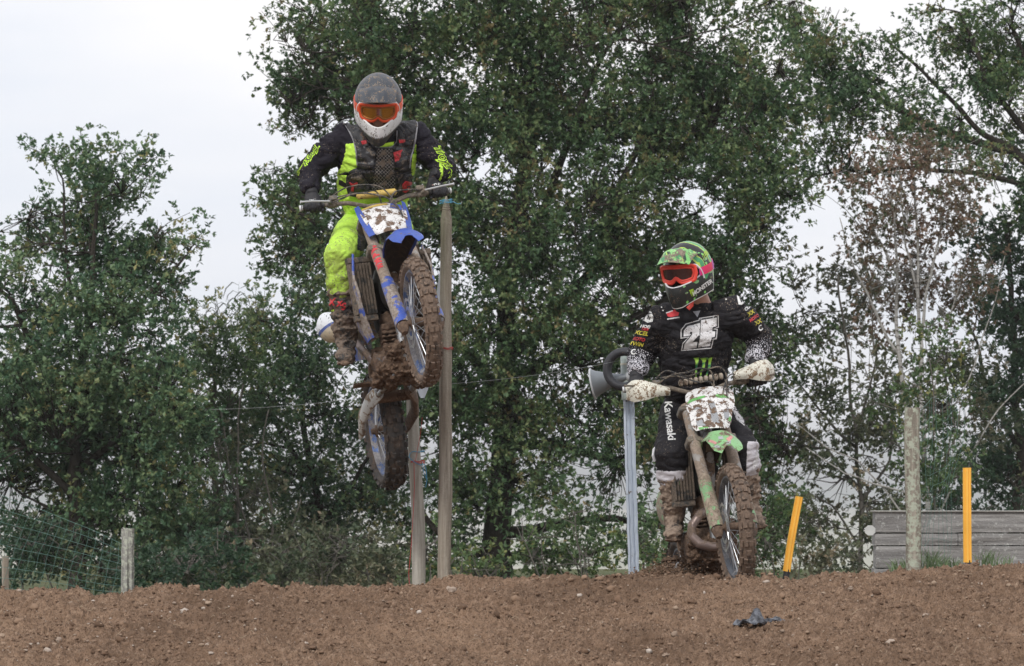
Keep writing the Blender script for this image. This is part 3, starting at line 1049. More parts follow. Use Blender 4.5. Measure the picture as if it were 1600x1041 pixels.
NLEAF = [0]
def crown(blobs, Y, seed, size=.095, dens=2.2, per=22, spray=.22, gaps=.15, ppm=None):
    """blobs (px, py, rx, ry[, density[, dY]]) -> leaf bases, directions, tones, spray roots"""
    r = np.random.default_rng(seed)
    LP, LD, LT, SP = [], [], [], []
    k = Y / FPX
    for bi, bl in enumerate(blobs):
        px, py, rx, ry = bl[:4]
        dn = (bl[4] if len(bl) > 4 else 1.0) * dens
        dY = bl[5] if len(bl) > 5 else r.uniform(-1.3, 1.3)
        c = np.array(at(px, py, Y)); c[1] += dY
        ax = np.array([rx * k, (rx + ry) * .5 * k * .95, ry * k])
        area = math.pi * ax[0] * ax[2]
        n = int(dn * area / (size * size * .5 * .50))
        ns = max(4, n // per)
        m = int(ns * 2.2)
        u = r.normal(size=(m, 3)); u /= np.linalg.norm(u, axis=1)[:, None]
        q = r.random(m) ** (1 / 2.3) * (1 + .10 * r.normal(size=m))
        rag = 1 + .22 * Rnd3(seed * 31 + bi, .45, 2)(u * 1.8)
        c_ = c + u * (q * rag)[:, None] * ax
        g = gap_noise(c_)
        keep = g > -.45 + gaps - .9 * 0 + r.normal(0, .12, m)
        c_, u = c_[keep][:ns], u[keep][:ns]
        if len(c_) == 0: continue
        # fill every spray with leaves along a short twig
        td = u * .8 + np.array([0, 0, .35]) + r.normal(0, .35, u.shape)
        td /= np.linalg.norm(td, axis=1)[:, None]
        SP.append(np.concatenate([c_, td], 1))
        cnt = max(3, int(round(n / max(1, len(c_)) * min(1, len(c_) / ns) )))
        # leaves sit in rosettes of seven at the ends of short shoots
        nr = max(1, int(round(cnt / 7)))
        cnt = nr * 7
        tt = r.random((len(c_), nr, 1)) ** .8
        ro = c_[:, None, :] + td[:, None, :] * (tt - .5) * spray * 2 + r.normal(0, spray * .40, (len(c_), nr, 3))
        base = np.repeat(ro, 7, axis=1) + r.normal(0, size * .12, (len(c_), cnt, 3))
        ax_r = td[:, None, :] * .7 + r.normal(0, .45, (len(c_), nr, 3)) + np.array([0, 0, .25])
        dd = np.repeat(ax_r, 7, axis=1) * .8 + r.normal(0, .75, (len(c_), cnt, 3))
        LP.append(base.reshape(-1, 3)); LD.append(dd.reshape(-1, 3))
        tn = .46 + .26 * gap_noise(c_ * 1.2 + 9) + .20 * r.normal(size=len(c_))
        LT.append(np.repeat(tn, cnt))
    LP, LD, LT, SP = np.concatenate(LP), np.concatenate(LD), np.concatenate(LT), np.concatenate(SP)
    NLEAF[0] += len(LP)
    return LP, LD, LT, SP

def limb_pts(path, Y, dY=None):
    out = []
    for i, p in enumerate(path):
        v = at(p[0], p[1], Y)
        if len(p) > 2: v.y += p[2]
        out.append(v)
    return out

def bend(a, b, r, n=6, amp=.08, sagz=0.0):
    L = (b - a).length
    o1 = Vector([r.uniform(-1, 1) for _ in range(3)]) * L * amp
    o2 = Vector([r.uniform(-1, 1) for _ in range(3)]) * L * amp
    pts = []
    for k in range(n + 1):
        t = k / n
        pts.append(a.lerp(b, t) + o1 * math.sin(math.pi * t) + o2 * math.sin(2 * math.pi * t) * .6 + Vector((0, 0, sagz * L * math.sin(math.pi * t))))
    return pts

def tree(label, cat, Y, blobs, limbs, seed, mat, bark, root_r=.28, size=.095, dens=2.2, gaps=.15, name='oak_tree', group=None, narrow=.5, twig=.5, spray=.22, per=30, base=None, droop=0.0, blob_r=.05, conn=True):
    r = random.Random(seed)
    k = Y / FPX
    paths = []
    for lb in limbs:
        pts, r0, r1 = lb
        P = limb_pts(pts, Y)
        # resample with small kinks
        Q = []
        for a, b in zip(P[:-1], P[1:]):
            seg = bend(a, b, r, 5, .035)
            Q += seg[:-1]
        Q.append(P[-1])
        paths.append((Q, r0 * k, r1 * k))
    b0 = paths[0][0][0]
    e = empty(name, (b0.x, b0.y, b0.z), label, cat, group)
    org = e.location.copy()
    b = MB()
    skel = []
    for Q, r0, r1 in paths:
        n = len(Q)
        R = [r0 + (r1 - r0) * (i / (n - 1)) ** .8 for i in range(n)]
        b.tube([q - org for q in Q], R, 10 if r0 > .08 else 7)
        skel += [(q, rr) for q, rr in zip(Q, R)]
    nm = 'trunk'
    ends = []
    sk = np.array([s_[0][:] for s_ in skel])
    LP, LD, LT, SP = crown(blobs, Y, seed, size, dens, per, spray, gaps)
    if conn:
        for bl in blobs:
            c = at(bl[0], bl[1], Y)
            dd = np.linalg.norm(sk - np.array(c), axis=1) + np.where(sk[:, 2] > c.z, .8, 0)
            i = int(np.argmin(dd))
            a, ra = skel[i]
            L = (c - a).length
            r0 = min(ra * .8, blob_r * (.5 + L * .25))
            P = bend(a, c, r, 7, .09, -.04)
            R = [r0 * (1 - .75 * t / 7) for t in range(8)]
            b.tube([p - org for p in P], R, 6)
            ends += list(zip(P[2:], R[2:]))
            # side branches fanning through the cluster
            for q in range(5):
                u = Vector((r.gauss(0, 1), r.gauss(0, .6), r.gauss(.3, 1))).normalized()
                t = c + Vector((u.x * bl[2] * k, u.y * bl[2] * k, u.z * bl[3] * k)) * .8
                j = r.randrange(2, 8)
                P2 = bend(P[j], t, r, 5, .10)
                b.tube([p - org for p in P2], [R[j] * .7 * (1 - .8 * s_ / 5) + .003 for s_ in range(6)], 5)
                ends += [(p, .01) for p in P2[2:]]
    o = b.build(nm, bark, e, sharp=0)
    # twigs from branches to the sprays
    E = np.array([p[:] for p, _ in (ends or skel)])
    r2 = np.random.default_rng(seed + 5)
    m = r2.random(len(SP)) < twig
    S = SP[m]
    V = []
    if len(S):
        A = np.empty((len(S), 3))
        for i0 in range(0, len(S), 512):
            blk = S[i0:i0 + 512]
            dist = ((blk[:, None, :3] - E[None]) ** 2).sum(-1)
            A[i0:i0 + 512] = E[dist.argmin(1)]
        B_ = S[:, :3] + S[:, 3:] * spray * .8
        M1 = (A + B_) / 2 + r2.normal(0, .06, A.shape)
        st = []
        for P_, rr in ((A, .010), (M1, .006), (B_, .003)):
            ring_ = []
            for q in range(3):
                an = 2 * math.pi * q / 3
                ring_.append(P_ + np.array([math.cos(an), .3 * math.sin(an), math.sin(an)]) * rr)
            st.append(np.stack(ring_, 1))
        V = np.concatenate(st, 1)  # n,9,3
        F = []
        for l in range(2):
            for q in range(3):
                p2 = (q + 1) % 3
                F.append((l * 3 + q, l * 3 + p2, l * 3 + 3 + p2, l * 3 + 3 + q))
        F = (np.array(F)[None] + (np.arange(len(V)) * 9)[:, None, None]).reshape(-1, 4)
        me = mesh_np('twigs', V.reshape(-1, 3) - np.array(org), F4=F)
        tw = link('twigs', me, bark, e); tw['kind'] = 'stuff'
    leaves_mesh('crown', LP - np.array(org), LD, size, seed + 3, LT, mat, e, narrow, droop)
    return e

# --- the large oak in the middle
oak_blobs = [(520, 50, 110, 100), (455, 120, 50, 70, .8), (500, 150, 80, 65), (640, 40, 150, 120), (800, 10, 180, 120), (980, 20, 180, 120), (1130, 60, 130, 110),
    (1190, 170, 95, 115), (590, 140, 90, 70), (640, 220, 100, 70, .8), (500, 320, 105, 75), (455, 390, 62, 50), (430, 300, 35, 35, .7), (590, 410, 120, 100), (760, 170, 160, 130), (900, 190, 170, 140), (1050, 210, 150, 130),
    (1165, 320, 110, 120), (700, 330, 130, 120), (850, 370, 150, 130), (1000, 390, 150, 120), (1130, 450, 125, 110), (690, 530, 130, 110, .9),
    (850, 520, 150, 100, .85), (990, 540, 130, 100, .85), (1180, 570, 85, 100), (740, 660, 130, 100, .9), (880, 670, 130, 80, .7), (1010, 700, 110, 80, .75),
    (1190, 690, 65, 100), (600, 530, 90, 90), (740, 770, 90, 70, .8), (650, 620, 90, 80, .8), (950, 620, 120, 70, .7), (820, 780, 120, 50, .6), (700, 850, 70, 50, .6),(1080, 620, 100, 90, .8), (1100, 740, 80, 70, .6), (1000, 820, 90, 45, .6), (860, 860, 70, 35, .5), (1180, 800, 70, 70, .6), ]
oak_limbs = [([(782, 935), (775, 860), (785, 760), (795, 640), (790, 520), (800, 420), (815, 300), (830, 180), (850, 40)], 26, 7),
    ([(790, 640), (740, 560), (680, 500), (600, 440), (520, 370), (460, 330)], 10, 3),
    ([(790, 560), (850, 500), (920, 430), (960, 330), (1000, 220)], 13, 4),
    ([(800, 600), (880, 550), (980, 500), (1080, 440), (1180, 350)], 11, 3),
    ([(792, 470), (740, 380), (680, 280), (640, 160), (560, 80)], 10, 3),
    ([(782, 830), (830, 830), (890, 815), (960, 810), (1040, 826), (1100, 822)], 11, 3),
    ([(780, 870), (850, 862), (900, 872), (960, 850), (1010, 862)], 7, 3),
    ([(778, 850), (735, 872), (700, 850), (660, 800), (640, 740)], 9, 3),
    ([(790, 700), (860, 690), (960, 720), (1060, 690), (1180, 650)], 9, 3),
    ([(800, 420), (860, 300), (900, 180), (960, 60)], 9, 3), ([(830, 180), (780, 90), (740, 0)], 6, 2)]
tree('broad dark green oak filling the middle behind both riders', 'tree', 60, oak_blobs, oak_limbs, 101, OAK, BARK, dens=4.3, gaps=.10, blob_r=.07, size=.073)

# --- oak at the left
left_blobs = [(90, 245, 40, 24, .8), (160, 262, 46, 40, 1.1), (150, 310, 62, 56, 1.1), (228, 258, 24, 28, 1.1), (205, 300, 38, 34, .9), (70, 335, 55, 40, .7), (35, 375, 50, 40, .8), (130, 390, 80, 60), (240, 380, 56, 36, 1.0), (298, 385, 36, 30, 1.1),
    (205, 425, 75, 50), (20, 430, 45, 50, .6), (60, 480, 60, 50, .8), (150, 480, 100, 60), (255, 455, 50, 36, .7), (120, 590, 130, 90), (90, 640, 130, 80, .8), (300, 620, 50, 70, .7), (200, 520, 90, 60, .7), (20, 560, 50, 50, .8), (15, 650, 60, 100), (220, 600, 95, 90), (120, 700, 150, 90), (260, 700, 80, 100), (60, 800, 120, 80), (190, 810, 130, 70), (110, 860, 120, 50), (270, 800, 90, 70, .8), (-60, 500, 70, 90), (-60, 700, 80, 120)]
left_limbs = [([(120, 935), (122, 850), (115, 740), (120, 620), (140, 500), (145, 400), (150, 300), (155, 265)], 15, .6),
    ([(120, 640), (60, 560), (20, 470), (-30, 430)], 8, 2), ([(130, 560), (110, 460), (104, 380), (98, 280), (85, 240)], 5, .6),
    ([(125, 620), (190, 540), (230, 460), (290, 400)], 7, 2), ([(118, 740), (190, 680), (250, 640)], 7, 3), ([(118, 780), (40, 700), (-20, 660)], 7, 3)]
tree('cool green oak with an open spiky top at the left', 'tree', 57, left_blobs, left_limbs, 202, OAKL, BARK, dens=4.3, gaps=.08, blob_r=.05, size=.074)

# --- trees between the left oak and the big oak
tree('low bushy green tree between the left oak and the tall rider', 'tree', 61, [(330, 560, 60, 70), (300, 640, 60, 80, .8), (380, 560, 50, 60, .8), (340, 680, 70, 70, .8), (300, 500, 34, 34, .6), (330, 770, 80, 70, .9), (280, 840, 80, 55, .9), (380, 850, 70, 50, .8)],
     [([(335, 935), (338, 800), (330, 680), (335, 580), (330, 500)], 7, 2), ([(338, 790), (365, 700), (380, 600)], 4, 1.5), ([(337, 820), (300, 720), (290, 640)], 4, 1.5)], 303, BUSH, BARKG, dens=4.0, size=.085, name='bushy_tree', narrow=.38, gaps=.1)
tree('dark scrubby tree directly left of the jumping motorcycle', 'tree', 63, [(430, 500, 50, 50, .9), (480, 470, 50, 40, .8), (470, 560, 90, 80), (420, 640, 70, 80, .9), (540, 640, 80, 90, .8), (500, 740, 90, 80, .8), (430, 760, 60, 70, .7), (580, 780, 80, 80, .8), (620, 700, 60, 70, .7), (620, 860, 60, 50, .7), (520, 830, 90, 60, .8), (430, 850, 70, 50, .8), (380, 680, 50, 70, .6)],
     [([(500, 935), (505, 820), (480, 700), (470, 580), (460, 500)], 9, 2), ([(503, 820), (560, 740), (600, 680)], 5, 2), ([(495, 760), (430, 660), (420, 560)], 5, 2)], 404, OAKL, BARK, dens=4.2, gaps=.06, size=.07, name='scrubby_tree')
tree('drab grey green thicket tree with many thin stems near the left', 'tree', 59, [(370, 780, 60, 60, .5), (400, 850, 80, 50, .6), (470, 860, 80, 50, .7), (540, 870, 70, 45, .6), (350, 700, 40, 50, .35), (300, 880, 60, 35, .6)],
     [([(395, 990), (372, 935), (368, 830), (372, 720), (380, 600)], 3.5, 1), ([(395, 990), (420, 935), (425, 840), (410, 720), (420, 640)], 3, 1), ([(395, 990), (398, 935), (392, 860), (360, 740), (345, 640)], 3, 1), ([(395, 990), (350, 935), (345, 850), (352, 760), (340, 700)], 3, 1), ([(395, 990), (440, 935), (450, 850), (470, 780)], 3, 1)],
     505, DRAB, BARKG, dens=4.2, name='thicket_tree', size=.075, gaps=.1)

# --- right hand oak, mostly outside the frame, with long bare limbs
ro_blobs = [(1570, 50, 90, 70), (1500, 60, 60, 45, .8), (1590, 130, 80, 70), (1600, 210, 60, 60, .8), (1530, 150, 70, 50, .6), (1450, 130, 60, 40, .45), (1390, 150, 60, 40, .5),
    (1400, 60, 50, 30, .5), (1340, 90, 70, 50, .6), (1280, 40, 60, 40, .7), (1300, 110, 60, 50, .6), (1250, 180, 60, 50, .5), (1330, 180, 80, 50, .75), (1400, 215, 70, 45, .7), (1470, 235, 70, 36, .55), (1290, 240, 60, 40, .6), (1340, 265, 60, 35, .6), (1250, 290, 40, 40, .4),
    (1550, 260, 60, 36, .5), (1600, 330, 50, 50, .7), (1240, 20, 50, 30, .8), (1300, 170, 80, 60, .7), (1430, 180, 70, 50, .6), (1500, 200, 60, 40, .6), (1260, 90, 60, 60, .8), (1450, 15, 40, 20, .3), (1590, -10, 80, 50)]
ro_limbs = [([(1680, 940), (1672, 700), (1655, 480), (1650, 330), (1660, 100)], 24, 9),
    ([(1652, 300), (1580, 235), (1500, 215), (1430, 185), (1360, 150), (1270, 110)], 9, 2.2),
    ([(1590, 238), (1530, 205), (1490, 160), (1440, 110), (1380, 60)], 6, 1.8),
    ([(1660, 260), (1590, 190), (1540, 130), (1520, 60), (1500, 20)], 7, 2),
    ([(1652, 360), (1600, 290), (1520, 270), (1430, 262), (1340, 268), (1270, 275)], 6, 1.8),
    ([(1655, 200), (1610, 120), (1580, 40)], 8, 3)]
tree('sparse oak leaning in from the right edge with long dark limbs', 'tree', 64, ro_blobs, ro_limbs, 606, OAK, BARK, dens=3.1, gaps=.10, blob_r=.035, size=.07)

# --- dark tree at the right edge
tree('very dark evergreen at the right edge behind the sleeper wall', 'tree', 67, [(1560, 400, 60, 70), (1600, 480, 70, 80), (1530, 480, 45, 60, .7), (1580, 600, 80, 100), (1520, 620, 45, 70, .6), (1590, 720, 70, 90), (1540, 740, 50, 60, .7), (1620, 300, 40, 60, .6)],
     [([(1590, 940), (1592, 760), (1585, 600), (1580, 450), (1570, 350)], 10, 3), ([(1590, 700), (1540, 600), (1520, 520)], 5, 2)], 707, DARK, BARK, dens=3.8, gaps=.15, name='evergreen_tree')

# --- birch with browning leaves
bi_limbs = [([(1452, 940), (1450, 780), (1442, 640), (1440, 540), (1434, 440), (1432, 340), (1424, 260), (1418, 210)], 5, 1.0),
    ([(1446, 720), (1412, 620), (1400, 500), (1402, 420), (1398, 330), (1370, 250)], 4.5, 1.0),
    ([(1402, 430), (1370, 370), (1350, 330), (1330, 290)], 2.4, .7), ([(1410, 560), (1360, 470), (1335, 420), (1312, 340)], 2.8, .7),
    ([(1440, 520), (1455, 430), (1470, 340), (1490, 280), (1500, 230)], 2.8, .7), ([(1438, 480), (1420, 400), (1408, 320), (1404, 240)], 2.4, .7),
    ([(1448, 700), (1500, 620), (1545, 500), (1570, 400)], 1.6, .6), ([(1452, 640), (1470, 540), (1510, 400), (1530, 320)], 1.5, .5),
    ([(1452, 860), (1400, 790), (1340, 720), (1280, 690), (1240, 660)], 1.9, .6), ([(1454, 830), (1500, 730), (1560, 640), (1610, 590)], 2.0, .7), ([(1452, 780), (1380, 760), (1320, 740), (1260, 700)], 2.2, .7)]
bi_blobs = [(1400, 270, 70, 50, .7), (1340, 300, 50, 50, .6), (1470, 300, 60, 50, .75), (1420, 350, 70, 60, .8), (1350, 380, 45, 50, .55), (1500, 370, 50, 70, .7), (1440, 440, 70, 60, .8), (1380, 480, 50, 60, .5), (1500, 460, 40, 60, .6), (1430, 240, 60, 30, .5), (1530, 430, 30, 60, .5)]
tree('slim birch with pale stems and browning leaves at the right', 'tree', 58, bi_blobs, bi_limbs, 808, BIRCH, BARKB, dens=2.3, size=.06, name='birch_tree', gaps=.05, spray=.2, droop=.5, per=26, blob_r=.02, narrow=.55)
tree('small green leafy sapling standing in front of the birch stems', 'tree', 56, [(1450, 560, 50, 60, .6), (1470, 640, 60, 60, .7), (1440, 720, 60, 60, .7), (1490, 740, 50, 50, .6), (1400, 640, 35, 50, .35)],
     [([(1460, 940), (1462, 800), (1458, 680), (1452, 560)], 3, 1), ([(1460, 760), (1490, 690), (1500, 640)], 2, .8)], 909, BUSH, BARKG, dens=3.8, size=.07, name='sapling')
tree('bare branched drab hedge tree left of the thick lichen spotted post', 'tree', 61, [(1320, 520, 55, 45, .5), (1290, 600, 50, 40, .45), (1350, 680, 60, 40, .55), (1290, 640, 50, 25, .5), (1380, 740, 55, 40, .55), (1300, 740, 60, 35, .45), (1340, 800, 60, 40, .5), (1270, 820, 50, 45, .6), (1380, 590, 50, 50, .5), (1540, 660, 45, 40, .5), (1340, 440, 55, 50, .6), (1400, 680, 50, 60, .5), (1250, 700, 40, 50, .6), (1390, 820, 50, 50, .6), (1500, 560, 50, 50, .5), (1250, 480, 40, 60, .5)],
     [([(1340, 940), (1345, 840), (1340, 740), (1330, 640), (1320, 520), (1310, 430)], 5, 1.4), ([(1340, 760), (1290, 700), (1230, 690)], 3, 1), ([(1342, 790), (1390, 720), (1400, 620)], 3, 1), ([(1338, 700), (1280, 640), (1240, 590)], 3, 1), ([(1341, 850), (1300, 790), (1260, 770)], 2.4, .8), ([(1336, 690), (1370, 560), (1360, 450)], 2.6, .8)], 919, DRAB, BARKG, dens=5.2, size=.075, name='hedge_tree', gaps=.1)

# --- low shrubs along the back of the mound
def shrub(label, Y, blobs, seed, mat, dens=3.6, size=.075, stems=7):
    xs = [b_[0] for b_ in blobs]
    r = random.Random(seed)
    limbs = []
    for k in range(stems):
        b_ = blobs[k % len(blobs)]
        x = b_[0] + r.uniform(-.5, .5) * b_[2]
        limbs.append(([(sum(xs) / len(xs), 985), (x + r.uniform(-12, 12), 950), (x + r.uniform(-10, 10), 900), (x + r.uniform(-20, 20), b_[1])], 2.2, .8))
    return tree(label, 'shrub', Y, blobs, limbs, seed, mat, BARKG, dens=dens, size=size, name='shrub', blob_r=.015, gaps=.0, per=18, spray=.2)
shrub('green shrub at the foot of the big oak beside the tall posts', 52, [(700, 870, 40, 40, .8), (760, 890, 50, 30, .8), (660, 880, 30, 35, .6)], 41, BUSH)
shrub('leafy green shrub behind the crest between oak trunk and pale post', 53, [(850, 840, 50, 30, .7), (900, 820, 40, 30, .6), (860, 885, 60, 25, .9), (930, 880, 40, 25, .7)], 42, BUSH)
shrub('green shrub behind the landing motorcycle', 54, [(1050, 870, 60, 35, .9), (1000, 850, 35, 40, .6), (1200, 860, 50, 40, .9), (1210, 790, 35, 50, .8)], 43, BUSH)
shrub('loose shrub behind the leaning yellow strip', 53, [(1270, 870, 50, 30, .8), (1320, 865, 40, 30, .7), (1250, 820, 35, 40, .6)], 44, DRAB)
shrub('dark shrub beneath the left oak behind the wire mesh', 50, [(60, 860, 80, 50, .9), (150, 890, 70, 35, .8), (10, 900, 50, 35, .8)], 45, DARK)
shrub('dusty low shrub between the short split post and the pale posts', 55, [(300, 900, 60, 30, .8), (400, 900, 60, 30, .8), (500, 905, 60, 28, .8), (590, 900, 50, 30, .9)], 46, DRAB)
shrub('dark shrub beneath the evergreen behind the sleeper wall', 60, [(1540, 800, 60, 40, .8), (1600, 790, 50, 50, .9), (1480, 790, 40, 40, .5)], 47, DARK)

# --- tall weeds with narrow drooping leaves against the sky
shrub('tangled shrub between the short split post and the left oak trunk', 48, [(240, 890, 50, 35), (290, 880, 60, 40), (180, 905, 50, 30), (350, 885, 60, 40)], 48, DARK)
shrub('dense low shrub under the dark scrubby tree', 53, [(430, 880, 70, 35), (520, 880, 60, 40), (590, 870, 50, 40, .8)], 49, DRAB)
WEED = plain('weed', (.085, .12, .07), .7, vary=.3, vscale=3)
def weed(base, top, Y, seed, n=16, ll=.27, lb=''):
    r = random.Random(seed)
    A, T = at(*base, Y), at(*top, Y)
    e = empty('tall_weed', A, lb, 'plant', 'tall weeds against the sky')
    P = [p - A for p in bend(A, T, r, 10, .04)]
    MB().tube(P, [.006 * (1 - .08 * k) for k in range(11)], 5).build('stem', WEED, e)
    b = MB()
    for k in range(n):
        t = .55 + .45 * k / n
        i = min(9, int(t * 10)); c = P[i].lerp(P[i + 1], t * 10 - i)
        a = (k % 2) * math.pi + r.uniform(-.6, .6)
        o = Vector((math.cos(a), math.sin(a) * .6, 0))
        l = ll * r.uniform(.7, 1.2)
        pts = [c, c + o * l * .35 + Vector((0, 0, l * .15)), c + o * l * .7 - Vector((0, 0, l * .15)), c + o * l * .85 - Vector((0, 0, l * .6))]
        b.tube(pts, [(.003, .003), (.028, .004), (.022, .004), (.002, .002)], 6, up=(0, 0, 1) if False else (-o.y, o.x, 0))
    o_ = b.build('leaves', WEED, e); o_['kind'] = 'stuff'
WL = ['tallest drooping leaved weed against the sky left of the jumping rider', 'second tallest weed with drooping leaves just right of the tallest', 'drooping leaved weed just left of the tallest one', 'thin weed against the sky third from the left in its clump', 'leftmost short weed beside the left oak', 'slender weed in the middle of the clump against the sky']
for k, (bs, tp_) in enumerate((((378, 620), (374, 440)), ((400, 600), (382, 455)), ((352, 620), (355, 462)), ((325, 600), (322, 470)), ((310, 600), (305, 490)), ((340, 640), (338, 468)))):
    weed(bs, tp_, 60, 60 + k, 14 if k < 2 else 9, lb=WL[k])
open('/tmp/n','w').write(str(NLEAF[0]))
# ------------------------------------------------------------------ motocross bikes
M_TYRE = muddy('muddy_tyre', (.085, .062, .048), .85, mud=.70, scale=16, spk=.5, tan=(.215, .15, .108), dark=(.115, .080, .060))
M_TYRE_D = muddy('dark_muddy_tyre', (.045, .040, .037), .85, mud=.5, scale=16, spk=.5, tan=(.10, .072, .055), dark=(.05, .038, .031))
M_ENG = muddy('muddy_engine', (.16, .16, .165), .5, metal=.7, mud=.78, scale=11, spk=1, tan=(.19, .125, .085), dark=(.075, .048, .034), bump=.7)
M_MUD = muddy('caked_mud', (.13, .084, .058), .9, mud=.5, scale=22, spk=.6, tan=(.225, .15, .104), dark=(.07, .045, .032), bump=1.0, spec=.2)
M_FORK = muddy('muddy_fork', (.34, .32, .30), .5, metal=.2, mud=.60, scale=17, spk=1, tan=(.34, .27, .215), dark=(.20, .155, .12), bump=.5)
M_STAN = plain('chrome', (.55, .55, .56), .2, metal=1)
M_FRAME = muddy('frame_metal', (.33, .34, .35), .45, metal=.7, mud=.45, scale=14, spk=.7)
M_BLACK = muddy('muddy_black_plastic', (.022, .022, .024), .5, mud=.30, scale=16, spk=.7)
M_BAR = muddy('muddy_bar', (.14, .13, .12), .5, metal=.3, mud=.66, scale=20, spk=1, tan=(.25, .21, .165), dark=(.11, .09, .07))
M_CABLE = muddy('muddy_cable', (.03, .03, .032), .5, mud=.48, scale=26, spk=1, tan=(.24, .20, .155), dark=(.12, .1, .08))
M_GRIP = plain('pale_grip', (.60, .61, .62), .5)
M_SPOKE = plain('spoke_steel', (.46, .47, .49), .35, metal=.8)
M_WHITE = muddy('muddy_white_plate', (.78, .77, .76), .42, mud=.46, scale=23, spk=1.0, tan=(.20, .13, .09), dark=(.10, .066, .048))
M_WHITE_S = muddy('spattered_white_guard', (.68, .66, .57), .45, mud=.36, scale=17, spk=1.5, tan=(.30, .22, .14), dark=(.15, .09, .055))
M_BLUE = muddy('blue_plastic', (.05, .105, .43), .40, mud=.22, scale=13, spk=.55, tan=(.26, .2, .17))
M_BLUEM = muddy('muddy_blue_plastic', (.05, .10, .42), .42, mud=.58, scale=13, spk=1.1, tan=(.40, .36, .33), dark=(.17, .125, .095))
M_GREEN = muddy('green_plastic', (.25, .50, .22), .38, mud=.42, scale=14, spk=.8, tan=(.26, .2, .14))
M_GREENM = muddy('muddy_green_plastic', (.22, .42, .20), .42, mud=.64, scale=14, spk=1.1, tan=(.38, .31, .24), dark=(.16, .12, .085))
M_YPAD = muddy('yellow_pad', (.62, .44, .12), .5, mud=.25, scale=18, spk=.8)
M_RAD = muddy('muddy_radiator', (.06, .058, .055), .6, metal=.2, mud=.62, scale=18, spk=.9, tan=(.19, .15, .115), dark=(.085, .066, .052))
M_PIPE = muddy('exhaust_pipe', (.26, .20, .18), .42, metal=.6, mud=.48, scale=16, spk=.5, tan=(.24, .17, .13), dark=(.12, .09, .07))
M_RIMB = muddy('blue_rim', (.07, .12, .27), .4, metal=.3, mud=.56, scale=15, spk=.8, tan=(.30, .29, .29), dark=(.16, .15, .16))
M_RIMK = muddy('black_rim', (.10, .11, .13), .4, metal=.3, mud=.42, scale=15, spk=.8, tan=(.28, .27, .27), dark=(.13, .13, .14))
M_UNDER = muddy('under_mud', (.03, .022, .018), .9, mud=.5, scale=14, spk=.5, tan=(.07, .045, .033), dark=(.035, .024, .018))
M_DARK = plain('dark_airbox', (.022, .018, .016), .8)
M_WRED = plain('red_print', (.62, .05, .06), .6)
M_WHT = plain('white_print', (.75, .75, .74), .6, vary=.08)
M_GRY = plain('grey_print', (.36, .37, .39), .6)

